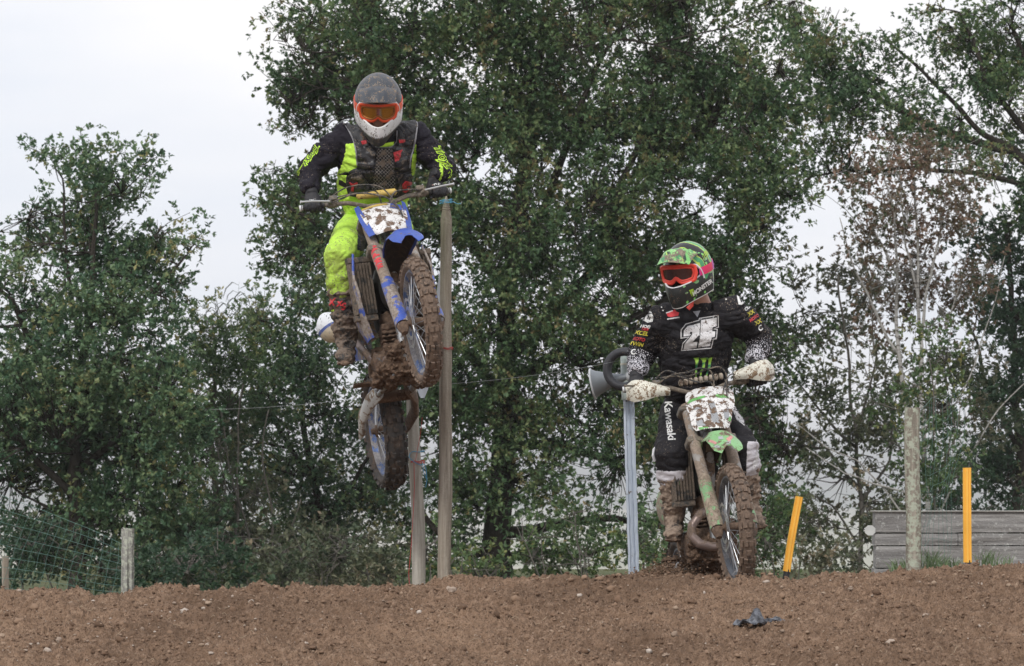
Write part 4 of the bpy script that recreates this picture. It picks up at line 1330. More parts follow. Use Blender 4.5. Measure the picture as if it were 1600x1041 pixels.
def wheel(parent, name_c, R, w, rim_r, mats, knob_h, seed, mt):
    """wheel turning about local X through its centre"""
    e = empty('wheel', name_c, parent=parent)
    RX = Matrix.Rotation(math.radians(90), 4, 'Y')
    tm, rm = mt
    prof = []
    hb = (R - rim_r)
    for k in range(18):
        a = 2 * math.pi * k / 18
        c_, s_ = math.cos(a), math.sin(a)
        prof.append((R - hb / 2 - .012 + c_ * hb / 2 * (1 if c_ > 0 else .9), s_ * w / 2 * (1 - .22 * (c_ < -.3))))
    b = MB().lathe(prof, 96, RX, closed=True)
    b.build('tyre', tm, e, sharp=70, displace=(.0015, 9, seed))
    b = MB()
    nk = 42
    for i in range(nk):
        for j, (off, wd, ln) in enumerate(((-.40, .0085, .017), (-.16, .0105, .013), (.16, .0105, .013), (.40, .0085, .017))) if i % 2 == 0 else enumerate(((-.44, .007, .014), (0, .013, .013), (.44, .007, .014))):
            a = 2 * math.pi * i / nk
            lat = off * w
            tl = math.asin(max(-1, min(1, lat / (w / 2)))) * .8
            r0 = R - .012 - hb / 2 + hb / 2 * math.cos(math.asin(max(-.98, min(.98, lat / (w / 2)))))
            Mk = Matrix.Rotation(a, 4, 'X') @ Matrix.Translation((lat, 0, r0 + knob_h * .1)) @ Matrix.Rotation(tl, 4, 'Y')
            b.box((0, 0, 0), (wd, ln, knob_h * .75), bev=0)
            nb = 8
            for v in range(len(b.V) - nb, len(b.V)):
                b.V[v] = Mk @ b.V[v]
    o = b.build('tread_knob', tm, e, smooth=False); o['kind'] = 'stuff'
    prof = [(rim_r + .004, -w * .30), (rim_r + .008, -w * .33), (rim_r - .004, -w * .34), (rim_r - .010, -w * .24), (rim_r - .022, -w * .12), (rim_r - .024, w * .12), (rim_r - .010, w * .24), (rim_r - .004, w * .34), (rim_r + .008, w * .33), (rim_r + .004, w * .30), (rim_r - .006, 0)]
    MB().lathe(prof, 80, RX, closed=True).build('rim', rm, e, sharp=50)
    MB().lathe([(.0, -.075), (.016, -.075), (.018, -.055), (.034, -.05), (.036, -.042), (.024, -.036), (.022, .036), (.036, .042), (.034, .05), (.018, .055), (.016, .075), (0, .075)], 24, RX).build('hub', M_ENG, e)
    b = MB()
    for i in range(36):
        a = 2 * math.pi * i / 36
        sd = -1 if i % 2 else 1
        a2 = a + (.32 if (i // 2) % 2 else -.32)
        p0 = Vector((sd * .042, -math.sin(a2) * .033, math.cos(a2) * .033)); p1 = Vector((sd * .008, -math.sin(a) * (rim_r - .02), math.cos(a) * (rim_r - .02)))
        b.tube([p0, p1], .0021, 5, cap=False)
    o = b.build('spoke', M_SPOKE, e); o['kind'] = 'stuff'
    b = MB()
    n = 60; dx = -.058 if R > .34 else .058
    for r0, r1 in ((.13, .117), (.088, .070)):
        V, F = [], []
        for k in range(n):
            a = 2 * math.pi * k / n
            ro = r0 + (.004 * math.sin(10 * a) if r0 > .1 else 0)
            for x in (dx - .0015, dx + .0015):
                V.append((x, -math.sin(a) * ro, math.cos(a) * ro)); V.append((x, -math.sin(a) * r1, math.cos(a) * r1))
        for k in range(n):
            l = (k + 1) % n
            A, B_ = 4 * k, 4 * l
            F += [(A, B_, B_ + 1, A + 1), (A + 2, A + 3, B_ + 3, B_ + 2), (A, A + 2, B_ + 2, B_), (A + 1, B_ + 1, B_ + 3, A + 3)]
        b.add(V, F)
    for k in range(6):
        a = 2 * math.pi * k / 6
        b.tube([(dx, -math.sin(a) * .085, math.cos(a) * .085), (dx, -math.sin(a + .3) * .12, math.cos(a + .3) * .12)], .003, 5)
    b.build('brake_disc', M_SPOKE, e, smooth=False)
    return e

def lumps(parent, name, spheres, mat, vox=.012, amp=.008, freq=14, seed=1, smooth_it=2, extra=None, disp2=None):
    """fused lumpy solid from many ellipsoids (cx, cy, cz, rx, ry, rz) plus optional pieces, voxel-fused into one skin"""
    b = MB()
    for (cx, cy, cz, rx, ry, rz) in spheres:
        prof = [(math.sin(math.pi * k / 10), -math.cos(math.pi * k / 10)) for k in range(11)]
        prof[0] = (1e-6, -1); prof[-1] = (1e-6, 1)
        b.lathe(prof, 14, Matrix.Translation((cx, cy, cz)) @ Matrix.Diagonal((rx, ry, rz, 1)))
    if extra: extra(b)
    return fuse(b, name, mat, parent, vox, smooth_it, [(amp, freq, seed)] + ([disp2] if disp2 else []))

def fuse(b, name, mat, parent, vox, smooth_it=3, disp=(), matrix=None):
    me = bpy.data.meshes.new(name)
    me.from_pydata([tuple(v) for v in b.V], [], b.F)
    bm = bmesh.new(); bm.from_mesh(me)
    bmesh.ops.remove_doubles(bm, verts=bm.verts, dist=1e-5)
    bmesh.ops.recalc_face_normals(bm, faces=bm.faces); bm.to_mesh(me); bm.free()
    tmp = bpy.data.objects.new('tmp', me); COL.objects.link(tmp)
    m = tmp.modifiers.new('r', 'REMESH'); m.mode = 'VOXEL'; m.voxel_size = vox
    if smooth_it:
        m2 = tmp.modifiers.new('s', 'SMOOTH'); m2.factor = .5; m2.iterations = smooth_it
    dg = bpy.context.evaluated_depsgraph_get()
    dg.update()
    out = bpy.data.meshes.new_from_object(tmp.evaluated_get(dg))
    bpy.data.objects.remove(tmp)
    out.name = name
    out.materials.clear()
    out.polygons.foreach_set('use_smooth', np.ones(len(out.polygons), dtype=bool))
    for d in disp:
        wobble(out, *d)
    o = bpy.data.objects.new(name, out); COL.objects.link(o)
    if mat: out.materials.append(mat)
    if parent: o.parent = parent
    return o

def curve_text(body, size, shear=0.0, offset=0.0, extrude=0.0, spacing=1.0):
    """returns a triangulated flat mesh of a word (bmesh verts in the XY plane, centred)"""
    cu = bpy.data.curves.new('t', 'FONT')
    cu.body = body; cu.size = size; cu.shear = shear; cu.offset = offset
    cu.align_x = 'CENTER'; cu.align_y = 'CENTER'; cu.space_character = spacing
    o = bpy.data.objects.new('t', cu); COL.objects.link(o)
    dg = bpy.context.evaluated_depsgraph_get(); dg.update()
    me = bpy.data.meshes.new_from_object(o.evaluated_get(dg))
    bpy.data.objects.remove(o)
    bm = bmesh.new(); bm.from_mesh(me); bpy.data.meshes.remove(me)
    return bm

def poly_bm(polys):
    from mathutils.geometry import tessellate_polygon
    bm = bmesh.new()
    for p in polys:
        vs = [bm.verts.new((x, y, 0)) for x, y in p]
        for t in tessellate_polygon([[Vector((x, y, 0)) for x, y in p]]):
            try: bm.faces.new([vs[i] for i in t])
            except ValueError: pass
    return bm

def decal(name, bm, O, U, N, targets, mat, parent, off=.002, maxe=.012, thick=0.0, label=None, reach=.25, maxang=None):
    """lay a flat shape on a curved surface: shape plane at O with right vector U and outward normal N (parent's local space), dropped along -N"""
    U = Vector(U).normalized(); N = Vector(N).normalized(); W = N.cross(U).normalized(); U = W.cross(N)
    bmesh.ops.triangulate(bm, faces=bm.faces[:])
    for _ in range(6):
        es = [e for e in bm.edges if e.calc_length() > maxe]
        if not es: break
        bmesh.ops.subdivide_edges(bm, edges=es, cuts=1)
        bmesh.ops.triangulate(bm, faces=[f for f in bm.faces if len(f.verts) > 3])
    dead = []
    for v in bm.verts:
        p = O + U * v.co.x + W * v.co.y
        best = None
        for t in targets:
            h, n_, i, d_ = t.ray_cast(p + N * reach, -N, reach * 2)
            if h is not None and (best is None or d_ < best[1]):
                best = (h, d_)
        if best is None: dead.append(v)
        else: v.co = best[0] + N * off
    bmesh.ops.delete(bm, geom=dead, context='VERTS')
    # drop stretched faces that wrap over an edge
    bad = [f for f in bm.faces if f.calc_area() > 1e-12 and abs(f.normal.dot(N)) < .12]
    bmesh.ops.delete(bm, geom=bad, context='FACES')
    if thick:
        bmesh.ops.recalc_face_normals(bm, faces=bm.faces)
        up = sum((f.normal.dot(N) for f in bm.faces)) > 0
        if not up: bmesh.ops.reverse_faces(bm, faces=bm.faces)
        bmesh.ops.solidify(bm, geom=bm.faces[:] + bm.verts[:] + bm.edges[:], thickness=thick)
    me = bpy.data.meshes.new(name)
    for f in bm.faces: f.smooth = not thick
    bm.to_mesh(me); bm.free()
    return link(name, me, mat, parent)

def bvh_of(o):
    me = o.data
    return BVHTree.FromPolygons([v.co[:] for v in me.vertices], [tuple(p.vertices) for p in me.polygons])

RAKE = math.radians(27)
FA = Vector((0, -.74, .345))                # front axle, local bike frame: X viewer's right, Y to the rear, Z up
RA = Vector((0, .74, .335))
SUP = Vector((0, math.sin(RAKE), math.cos(RAKE)))      # up along the steering axis
SFW = Vector((0, -math.cos(RAKE), math.sin(RAKE)))     # forward of it

def bike_frame(n, pitch, axle_world):
    """world matrix of a bike whose right vector is n, nose up by pitch, front axle at axle_world"""
    n = Vector(n).normalized()
    bz = -math.sin(pitch)
    # B = (bx, by, bz) unit and perpendicular to n
    k = -n.z * bz
    # bx*nx + by*ny = k ; bx^2 + by^2 = 1 - bz^2
    r2 = 1 - bz * bz; nn = n.x ** 2 + n.y ** 2
    p = k / nn; q = math.sqrt(max(0, r2 - k * k / nn))
    h = math.sqrt(nn)
    bx = n.x * p - n.y / h * q; by = n.y * p + n.x / h * q
    B = Vector((bx, by, bz)); U = n.cross(B)
    M = Matrix(((n.x, B.x, U.x, 0), (n.y, B.y, U.y, 0), (n.z, B.z, U.z, 0), (0, 0, 0, 1)))
    o = Vector(axle_world) - (M.to_3x3() @ FA)
    return Matrix.Translation(o) @ M

def moto(Mw, label, cfg):
    bk = empty('motocross_bike', (0, 0, 0), label, 'motorcycle', mat=Mw)
    E = {}
    wheel(bk, FA, .345, .082, .268, None, .011, 1, (M_TYRE, cfg['rim']))
    wheel(bk, RA, .335, .118, .245, None, .016, 2, (cfg.get('rear', M_TYRE_D), cfg['rim']))
    fx = .094
    for sx in (-1, 1):
        base = FA + Vector((sx * fx, 0, 0)) + SFW * -.012
        f = MB().tube([base + SUP * h for h in (.22, .36, .37, .66, .67, .90)], [.0275, .0275, .031, .031, .0275, .0265], 20).build('fork_leg', M_FORK, bk)
        MB().tube([base + SUP * h for h in (-.01, .30)], [.024, .024], 16).build('stanchion', M_STAN, f)
        MB().tube([base + SUP * -.055 + SFW * -.004, base + SUP * -.03, base, base + SUP * .04], [.016, .028, .034, .027], 14).build('axle_lug', M_ENG, f)
        # plastic guard: open sleeve in front of the lower leg
        G = []
        for i in range(12):
            t = i / 11
            h = .0 + .40 * t
            rr = interp([0, .12, .8, .93, 1], [.036, .038, .036, .033, .012], t)
            row = []
            for k in range(13):
                a = math.radians(-118 + 236 * k / 12)
                row.append(base + SUP * h + SFW * (math.cos(a) * rr * 1.05 + .004) + Vector((math.sin(a) * rr, 0, 0)))
            G.append(row)
        MB().sheet(G, .003).build('fork_guard', cfg['guard'], f, sharp=50)
    MB().tube([FA + Vector((-.12, 0, 0)), FA + Vector((.12, 0, 0))], .011, 12).build('axle', M_SPOKE, bk)
    for h, t_ in ((.635, .020), (.865, .016)):
        c = FA + SUP * h + SFW * -.03
        b = MB()
        pts = [(-.145, -.02), (-.135, .045), (-.075, .05), (-.03, .02), (.03, .02), (.075, .05), (.135, .045), (.145, -.02), (.10, -.055), (-.10, -.055)]
        Mx = Matrix.Translation(c) @ Matrix(((1, 0, 0, 0), (0, SFW.y, SUP.y, 0), (0, SFW.z, SUP.z, 0), (0, 0, 0, 1)))
        b.prism(pts, -t_, t_, Mx)
        b.build('triple_clamp', M_BAR, bk, bevel=.004)
    # handlebar
    hc = FA + SUP * .935 + SFW * .005
    bz = lambda x: interp([0, .06, .16, .27, .41], [.016, .016, .055, .068, .078], abs(x))
    by = lambda x: interp([0, .06, .16, .27, .41], [0, 0, .012, .03, .058], abs(x))
    def barp(x):
        return hc + Vector((x, by(x), bz(x) + .02))
    xs = [-.41, -.34, -.27, -.22, -.16, -.11, -.06, 0, .06, .11, .16, .22, .27, .34, .41]
    hb = MB().tube([barp(x) for x in xs], .0125, 14).build('handlebar', M_BAR, bk)
    E['bar'] = barp
    for sx in (-1, 1):
        ps = [barp(sx * x) for x in (.285, .40)]
        gp = MB().tube([ps[0], ps[0].lerp(ps[1], .08), ps[0].lerp(ps[1], .12), ps[1], ps[1] + (ps[1] - ps[0]) * .06], [.024, .024, .0165, .0165, .019], 14).build('grip', cfg['grip'], hb)
        if cfg.get('barend'):
            MB().tube([barp(sx * .40), barp(sx * .40) + (ps[1] - ps[0]).normalized() * .018], [.0175, .0165], 14).build('bar_end', M_GRIP, hb)
        # lever and perch
        pv = barp(sx * .245)
        b = MB().tube([pv + Vector((sx * -.025, 0, 0)), pv + Vector((sx * .025, .003, .004))], [.021, .021], 12)
        b.tube([pv + Vector((0, -.012, .0)), pv + Vector((sx * .02, -.038, .004))], [.012, .011], 10)
        b.box(pv + Vector((sx * -.006, -.028, .022)), (.022, .014, .013), bev=.004)
        b.build('lever_perch', M_BAR, hb)
        lv = [pv + Vector((sx * .02, -.036, .004)), pv + Vector((sx * .06, -.056, 0)), pv + Vector((sx * .11, -.062, .004)), pv + Vector((sx * .165, -.056, .010)), pv + Vector((sx * .178, -.058, .010))]
        MB().tube(lv, [(.007, .005), (.007, .005), (.006, .0045), (.0065, .005), (.009, .008)], 10).build('lever', cfg['lever'], hb)
    if cfg.get('pad'):
        MB().tube([barp(-.11) + Vector((0, -.004, .052)), barp(-.10) + Vector((0, -.004, .052)), barp(.10) + Vector((0, -.004, .052)), barp(.11) + Vector((0, -.004, .052))], [(.010, .010), (.021, .019), (.021, .019), (.010, .010)], 14).build('bar_pad', cfg['pad'], hb)
    # cables and brake hose
    def cable(name, pts, r=.0042):
        P = []
        pts = [Vector(p) for p in pts]
        for i in range(len(pts) - 1):
            p0 = pts[max(0, i - 1)]; p1 = pts[i]; p2 = pts[i + 1]; p3 = pts[min(len(pts) - 1, i + 2)]
            for k in range(7):
                t = k / 7
                P.append(.5 * ((2 * p1) + (p2 - p0) * t + (2 * p0 - 5 * p1 + 4 * p2 - p3) * t * t + (3 * p1 - p0 - 3 * p2 + p3) * t ** 3))
        P.append(pts[-1])
        MB().tube(P, r, 7).build(name, M_CABLE, bk)
    for ci, pts in enumerate(cfg['cables'](barp, hc)):
        cable('cable', pts, .0048 if ci % 2 else .0038)
    # number plate: shaped, slightly bowed shell in front of the bars
    pc = FA + SUP * .80 + SFW * .085 + Vector((cfg['plate'].get('dx', 0), 0, 0))
    po = cfg['plate']
    G = []
    pu = (SUP * .86 + Vector((0, .42, .30)) * .2).normalized()
    for i in range(15):
        t = i / 14
        hw = interp(po['t'], po['w'], t)
        z = po['z0'] + (po['z1'] - po['z0']) * t
        row = []
        for k in range(13):
            u = -1 + 2 * k / 12
            row.append(pc + pu * z + Vector((u * hw + po.get('skew', 0) * (t - .5), .038 * u * u + .012 * (t - .5) ** 2 * 4, 0)) + Vector((0, 0, po.get('notch', 0) * (1 - abs(u)) * (t > .9))))
        G.append(row)
    pl = MB().sheet(G, .003).build('number_plate', cfg['platemat'], bk, sharp=60)
    E['plate'] = pl; E['pc'] = pc; E['pu'] = pu
    # front fender
    G = []
    fe = cfg['fender']
    for i in range(22):
        t = i / 21
        # from the tail (behind the fork) to the tip ahead of the wheel
        y = -.30 - (.30 + fe['len']) * t
        z = interp([0, .25, .45, .7, .86, 1], fe['z'], t)
        hw = interp([0, .2, .35, .5, .75, .92, .98, 1], [.055, .075, .09, .105, .108, .105, .09, .055], t) * fe['w']
        cr = interp([0, .5, 1], [.035, .05, .035], t)
        row = []
        for k in range(15):
            u = -1 + 2 * k / 14
            row.append(Vector((u * hw, y, z - cr * abs(u) ** 2.4 + (.006 if abs(u) < .55 else 0))))
        G.append(row)
    fen = MB().sheet(G, .0035).build('front_fender', cfg['fmat'], bk, sharp=60)
    E['fender'] = fen
    MB().sheet([[p + Vector((0, 0, -.007)) * (1 if 1 < i < 20 else .5) for p in (r[1:-1])] for i, r in enumerate(G[:-1])], .006).build('fender_underside', M_UNDER, fen)
    # radiators, shrouds
    for sx in (-1, 1):
        Mr = Matrix.Translation((sx * cfg.get('radx', .168), -.245, .775)) @ Matrix.Rotation(math.radians(14), 4, 'X') @ Matrix.Rotation(sx * math.radians(-12), 4, 'Z')
        b = MB().box((0, .01, 0), (.062, .014, .15), bev=.004)
        b.box((0, .005, .158), (.066, .02, .016), bev=.006).box((0, .005, -.158), (.066, .02, .016), bev=.006)
        b.V = [Mr @ v for v in b.V]
        rad = b.build('radiator', M_RAD, bk, sharp=40)
        b = MB()
        for k in range(7):
            x = -.054 + .018 * k
            b.box((x, -.016, 0), (.0022, .011, .138), Matrix.Rotation(math.radians(20), 4, 'Z'))
        b.V = [Mr @ v for v in b.V]
        b.build('louvre', M_RAD, rad, smooth=False)['kind'] = 'stuff'
        G = []
        sh = cfg['shroud']
        for i in range(13):
            t = i / 12
            z = sh['z0'] + (sh['z1'] - sh['z0']) * t
            xo = interp([0, .3, .7, 1], sh['x'], t)
            row = []
            for k in range(9):
                u = k / 8
                y = interp([0, .5, 1], sh['y'], t) + u * interp([0, .5, 1], sh['ln'], t)
                x = xo - .018 * u - .02 * (1 - u) ** 4 + .010 * math.sin(u * 3 + t * 2)
                row.append(Vector((sx * x, y, z)))
            G.append(row)
        MB().sheet(G, .0045).build('radiator_shroud', cfg['smat'], bk, sharp=60)
        # rolled leading edge
        MB().tube([G[i][0] for i in range(13)], .007, 8).build('shroud_edge', cfg['semat'], bk)
    # frame
    b = MB()
    hd = FA + SUP * .75 + SFW * -.07
    b.tube([hd + SUP * .10, hd - SUP * .12], [.034, .034], 16)
    b.build('steering_head', M_FRAME, bk)
    b = MB()
    b.tube([hd - SUP * .08, Vector((0, -.22, .60)), Vector((0, -.20, .40)), Vector((0, -.15, .32))], [(.028, .022)] * 4, 12)
    for sx in (-1, 1):
        b.tube([Vector((0, -.18, .38)), Vector((sx * .07, -.13, .31)), Vector((sx * .085, .05, .32)), Vector((sx * .09, .26, .36)), Vector((sx * .10, .30, .50)), Vector((sx * .085, .20, .78)), Vector((sx * .05, -.15, .90)), hd], [(.016, .02)] * 8, 10)
        b.tube([Vector((sx * .07, .25, .80)), Vector((sx * .07, .50, .86)), Vector((sx * .06, .78, .90))], .011, 8)
        b.tube([Vector((sx * .09, .28, .52)), Vector((sx * .07, .55, .82))], .010, 8)
    fuse(b, 'frame', M_FRAME, bk, .007, 2)
    # engine: cases, cylinder, covers
    def ex(bb):
        bb.tube([(0, -.02, .42), (0, -.07, .60), (0, -.085, .68)], [(.085, .075), (.075, .065), (.07, .06)], 14)
        bb.tube([(-.125, .05, .425), (.125, .05, .425)], [.092, .092], 22)
        bb.tube([(-.14, -.05, .41), (-.09, -.05, .41)], [.065, .075], 18)
        bb.tube([(.09, .0, .42), (.15, .0, .42)], [.08, .068], 18)
        for k in range(7):
            bb.box((0, -.055 - .006 * k, .47 + .02 * k), (.09, .075, .0035))
    lumps(bk, 'engine', [(0, .04, .45, .11, .15, .10), (0, -.04, .38, .10, .10, .07), (-.05, -.10, .44, .05, .05, .06), (.06, -.10, .40, .05, .04, .06)], M_ENG, .0065, .003, 18, 3, 1, ex, (.006, 5, 8))
    # caked underside
    q = random.Random(cfg['seed'])
    sp = []
    for k in range(46):
        x = q.uniform(-.115, .115) * cfg['mudw']; y = q.uniform(-.20, .09)
        zb = interp([-.2, -.1, .10], [.43, .325, .37], y)
        r = q.uniform(.022, .052)
        sp.append((x, y, zb + q.uniform(-.018, .02), r, r * 1.2, r * .8))
    sp += [(-.0, -.155, .36, .075, .04, .09), (0, -.10, .32, .10, .07, .045), (0, -.03, .36, .10, .10, .03)]
    for k in range(26):
        sp.append((q.choice((-1, 1)) * q.uniform(.05, .125), q.uniform(-.14, .12), q.uniform(.33, .50), *(q.uniform(.018, .036),) * 3))
    lumps(bk, 'caked_mud', sp, M_MUD, .0065, .013, 13, 5, 1, None, (.006, 38, 9))
    # swingarm, with lumps of mud on it
    for sx in (-1, 1):
        b = MB().tube([(sx * .075, .27, .385), (sx * .125, .38, .37), (sx * .150, .55, .352), (sx * .132, .70, .338), (sx * .13, .80, .335)],
                      [(.018, .046), (.022, .050), (.022, .044), (.020, .036), (.010, .018)], 14, up=(1, 0, 0))
        b.build('swingarm', M_ENG if sx > 0 else cfg['swing'], bk, displace=(.003, 9, 4))
    MB().tube([(-.10, .36, .38), (.10, .36, .38)], [(.03, .03)] * 2, 12).build('swingarm_bridge', M_MUD, bk, displace=(.004, 15, 6))
    # seat, tank, rear plastics
    G = []
    b = MB()
    pts = [(-.30, .93, .05, .05), (-.18, .965, .10, .07), (-.05, .955, .105, .06), (.10, .935, .075, .05), (.35, .935, .075, .05), (.60, .955, .07, .045), (.74, .965, .06, .03)]
    b.tube([(0, y, z) for y, z, _, _ in pts], [(w_, h_) for _, _, w_, h_ in pts], 18, up=(1, 0, 0))
    b.build('seat', M_BLACK, bk)
    G = []
    for i in range(14):
        t = i / 13
        y = .52 + .52 * t
        row = []
        for k in range(11):
            u = -1 + 2 * k / 10
            row.append(Vector((u * interp([0, .6, 1], [.085, .09, .05], t), y, .90 + .10 * t - .05 * abs(u) ** 2 * (1 - .4 * t))))
        G.append(row)
    MB().sheet(G, .004).build('rear_fender', cfg['rmat'], bk, sharp=60)
    for sx in (-1, 1):
        G = []
        for i in range(9):
            t = i / 8
            row = []
            for k in range(9):
                u = k / 8
                row.append(Vector((sx * (.115 + .02 * math.sin(t * 3)), .22 + .42 * u, .86 - (.30 - .12 * u) * t + .04 * u)))
            G.append(row)
        MB().sheet(G, .004).build('side_panel', cfg['rmat'], bk, sharp=60)
        # footpeg
        pg = Vector((sx * .10, .20, .405))
        b = MB().tube([pg, pg + Vector((sx * .04, 0, -.004))], [.015, .014], 8)
        b.box(pg + Vector((sx * .085, 0, .0)), (.045, .024, .006), bev=.002)
        for k in range(5):
            b.box(pg + Vector((sx * (.05 + .018 * k), -.02, .010)), (.002, .003, .006)); b.box(pg + Vector((sx * (.05 + .018 * k), .02, .010)), (.002, .003, .006))
        b.build('footpeg', M_ENG, bk, smooth=False)
    # dark air duct / fuel tank body between the radiators
    lumps(bk, 'fuel_tank', [(0, -.05, .82, .10, .17, .10), (0, -.20, .76, .07, .07, .12), (0, .05, .70, .08, .12, .12)], M_DARK, .012, .002, 8, 3, 2)
    return bk, E

def c1(barp, hc):
    return [
        [barp(-.25) + Vector((0, -.03, .03)), barp(-.16) + Vector((0, -.05, .07)), barp(-.04) + Vector((0, -.09, .085)), barp(.03) + Vector((0, -.12, .02)), hc + Vector((.085, -.13, -.10)), hc + Vector((.07, -.04, -.20))],
        [barp(-.24) + Vector((0, -.03, .0)), barp(-.13) + Vector((0, -.09, .02)), barp(-.03) + Vector((0, -.12, .01)), barp(.04) + Vector((0, -.12, -.03)), hc + Vector((.09, -.12, -.10)), hc + Vector((.10, -.02, -.24))],
        [barp(-.25) + Vector((0, -.02, .02)), barp(-.17) + Vector((0, -.03, .035)), barp(-.08) + Vector((0, -.06, .05)), barp(0) + Vector((0, -.03, .06)), hc + Vector((.02, .02, -.05))],
        [barp(.24) + Vector((0, -.03, .01)), barp(.16) + Vector((0, -.04, .02)), barp(.08) + Vector((0, -.05, .03)), hc + Vector((.03, -.02, -.02))]]
def c2(barp, hc):
    return [
        [barp(-.25) + Vector((0, -.03, .03)), barp(-.18) + Vector((0, -.05, .085)), barp(-.08) + Vector((0, -.07, .07)), barp(.04) + Vector((0, -.07, .105)), barp(.12) + Vector((0, -.07, .09)), barp(.15) + Vector((0, -.06, .0)), hc + Vector((.115, -.07, -.20)), hc + Vector((.12, -.05, -.34))],
        [barp(-.24) + Vector((0, -.03, .01)), barp(-.16) + Vector((0, -.08, .05)), barp(-.07) + Vector((0, -.09, .09)), barp(.0) + Vector((0, -.09, .11)), barp(.07) + Vector((0, -.06, .07)), hc + Vector((.06, -.03, -.08))],
        [barp(.24) + Vector((0, -.03, .02)), barp(.17) + Vector((0, -.07, .03)), barp(.12) + Vector((0, -.08, -.03)), hc + Vector((.08, -.07, -.12))],
        [barp(-.22) + Vector((0, -.02, .05)), barp(-.12) + Vector((0, -.03, .07)), barp(-.02) + Vector((0, -.05, .045)), barp(.06) + Vector((0, -.04, .035)), hc + Vector((.10, -.04, -.06))],
        [barp(.14) + Vector((0, -.05, .02)), barp(.13) + Vector((0, -.09, -.05)), hc + Vector((.125, -.07, -.13)), hc + Vector((.11, -.03, -.24))]]

FAW1 = at(657, 503, 21.2)
MW1 = bike_frame((.966, .216, .13), math.radians(21.5), FAW1)
bike1, E1 = moto(MW1, 'mud caked blue and white motocross bike flying nose up above the crest', dict(
    rim=M_RIMB, guard=M_BLUEM, grip=M_BLACK, barend=True, lever=M_GRIP, pad=M_YPAD, cables=c1, seed=3, mudw=1.15,
    plate=dict(t=[0, .15, .5, .8, .95, 1], w=[.075, .10, .118, .125, .118, .085], z0=-.135, z1=.115), platemat=M_WHITE,
    fender=dict(len=.285, z=[.79, .865, .885, .880, .848, .772], w=.84), fmat=M_BLUE, smat=M_BLUEM, semat=M_BLUEM, rmat=M_BLUEM, swing=muddy('pale_swingarm', (.50, .50, .48), .5, mud=.45, scale=12, spk=.7, tan=(.30, .23, .16), dark=(.15, .105, .075)),
    shroud=dict(z0=.50, z1=.96, x=[.175, .21, .225, .20], y=[-.22, -.33, -.30], ln=[.12, .35, .45])))
# blue wings of the number plate
G = []
for i in range(9):
    t = i / 8
    c = E1['pc'] + E1['pu'] * (-.14 + .27 * t)
    G.append([c + Vector((.118 - .03 * (1 - t) + .0, .03, 0)), c + Vector((.137 - .02 * (1 - t) + .008 * math.sin(t * 3), .055, 0)), c + Vector((.125 - .02 * (1 - t), .085, 0))])
MB().sheet(G, .003).build('plate_wing', M_BLUE, bike1)
MB().sheet([[Vector((-p.x, p.y, p.z)) for p in r] for r in G], .003).build('plate_wing', M_BLUE, bike1)
Tb = bvh_of(E1['plate'])
Np = Vector((0, -1, .12)).normalized()
decal('top_flash', poly_bm([[(.035, .06), (.10, .04), (.108, .112), (.055, .115)]]), E1['pc'], (1, 0, 0), Np, [Tb], M_BLUE, bike1, .003)
decal('top_band', poly_bm([[(-.115, .082), (.03, .088), (.03, .105), (-.112, .104)]]), E1['pc'], (1, 0, 0), Np, [Tb], M_YPAD, bike1, .003)
# red prints down the right hand fork leg (viewer's left)
fk = [o for o in bike1.children if o.name.startswith('fork_leg')][0]
base = FA + Vector((-.094, 0, 0)) + SFW * -.012
for h, sz in ((.62, .05), (.565, .05), (.515, .05), (.47, .04)):
    decal('red_print', curve_text('W' if h > .6 else ('P' if h > .53 else 'M'), sz, offset=.004), base + SUP * h, SUP, SFW + Vector((-.55, 0, 0)), [bvh_of(fk)], M_WRED, bike1, .0025, .008)
# silencer on the viewer's left, its end seen beyond the boot
ce = MW1.inverted() @ at(513, 511, 22.45)
dv = (ce - Vector((-.14, .22, .70))).normalized()
def sil_ex(b):
    b.tube([Vector((-.14, .22, .70)), ce - dv * .16, ce - dv * .10, ce - dv * .02, ce + dv * .03, ce + dv * .05], [(.03, .03), (.045, .05), (.062, .078), (.066, .085), (.060, .078), (.035, .045)], 20)
sil = lumps(bike1, 'silencer', [(ce.x, ce.y, ce.z, .05, .05, .07)], None, .006, .001, 10, 4, 1, sil_ex)
s2 = NT('white_silencer')
zc = s2.math('SUBTRACT', s2.sep(2), ce.z)
base_ = s2.ramp(s2.math('ADD', s2.math('MULTIPLY', zc, 5.0), .5), [(0.0, (.50, .42, .30)), (.27, (.52, .45, .34)), (.272, (.05, .09, .32)), (.36, (.06, .10, .33)), (.365, (.72, .74, .78)), (1.0, (.76, .78, .82))])
strk = s2.ramp(s2.noise(1, 3, co=s2.map((60, 60, 12))), [(.60, 0.0), (.64, 1.0)])
sil.data.materials.append(s2.fin(s2.mix(strk, base_, (.20, .21, .24)), .35))
MB().tube([ce + dv * .045, ce + dv * .07], [.022, .02], 14).build('silencer_outlet', M_PIPE, sil)
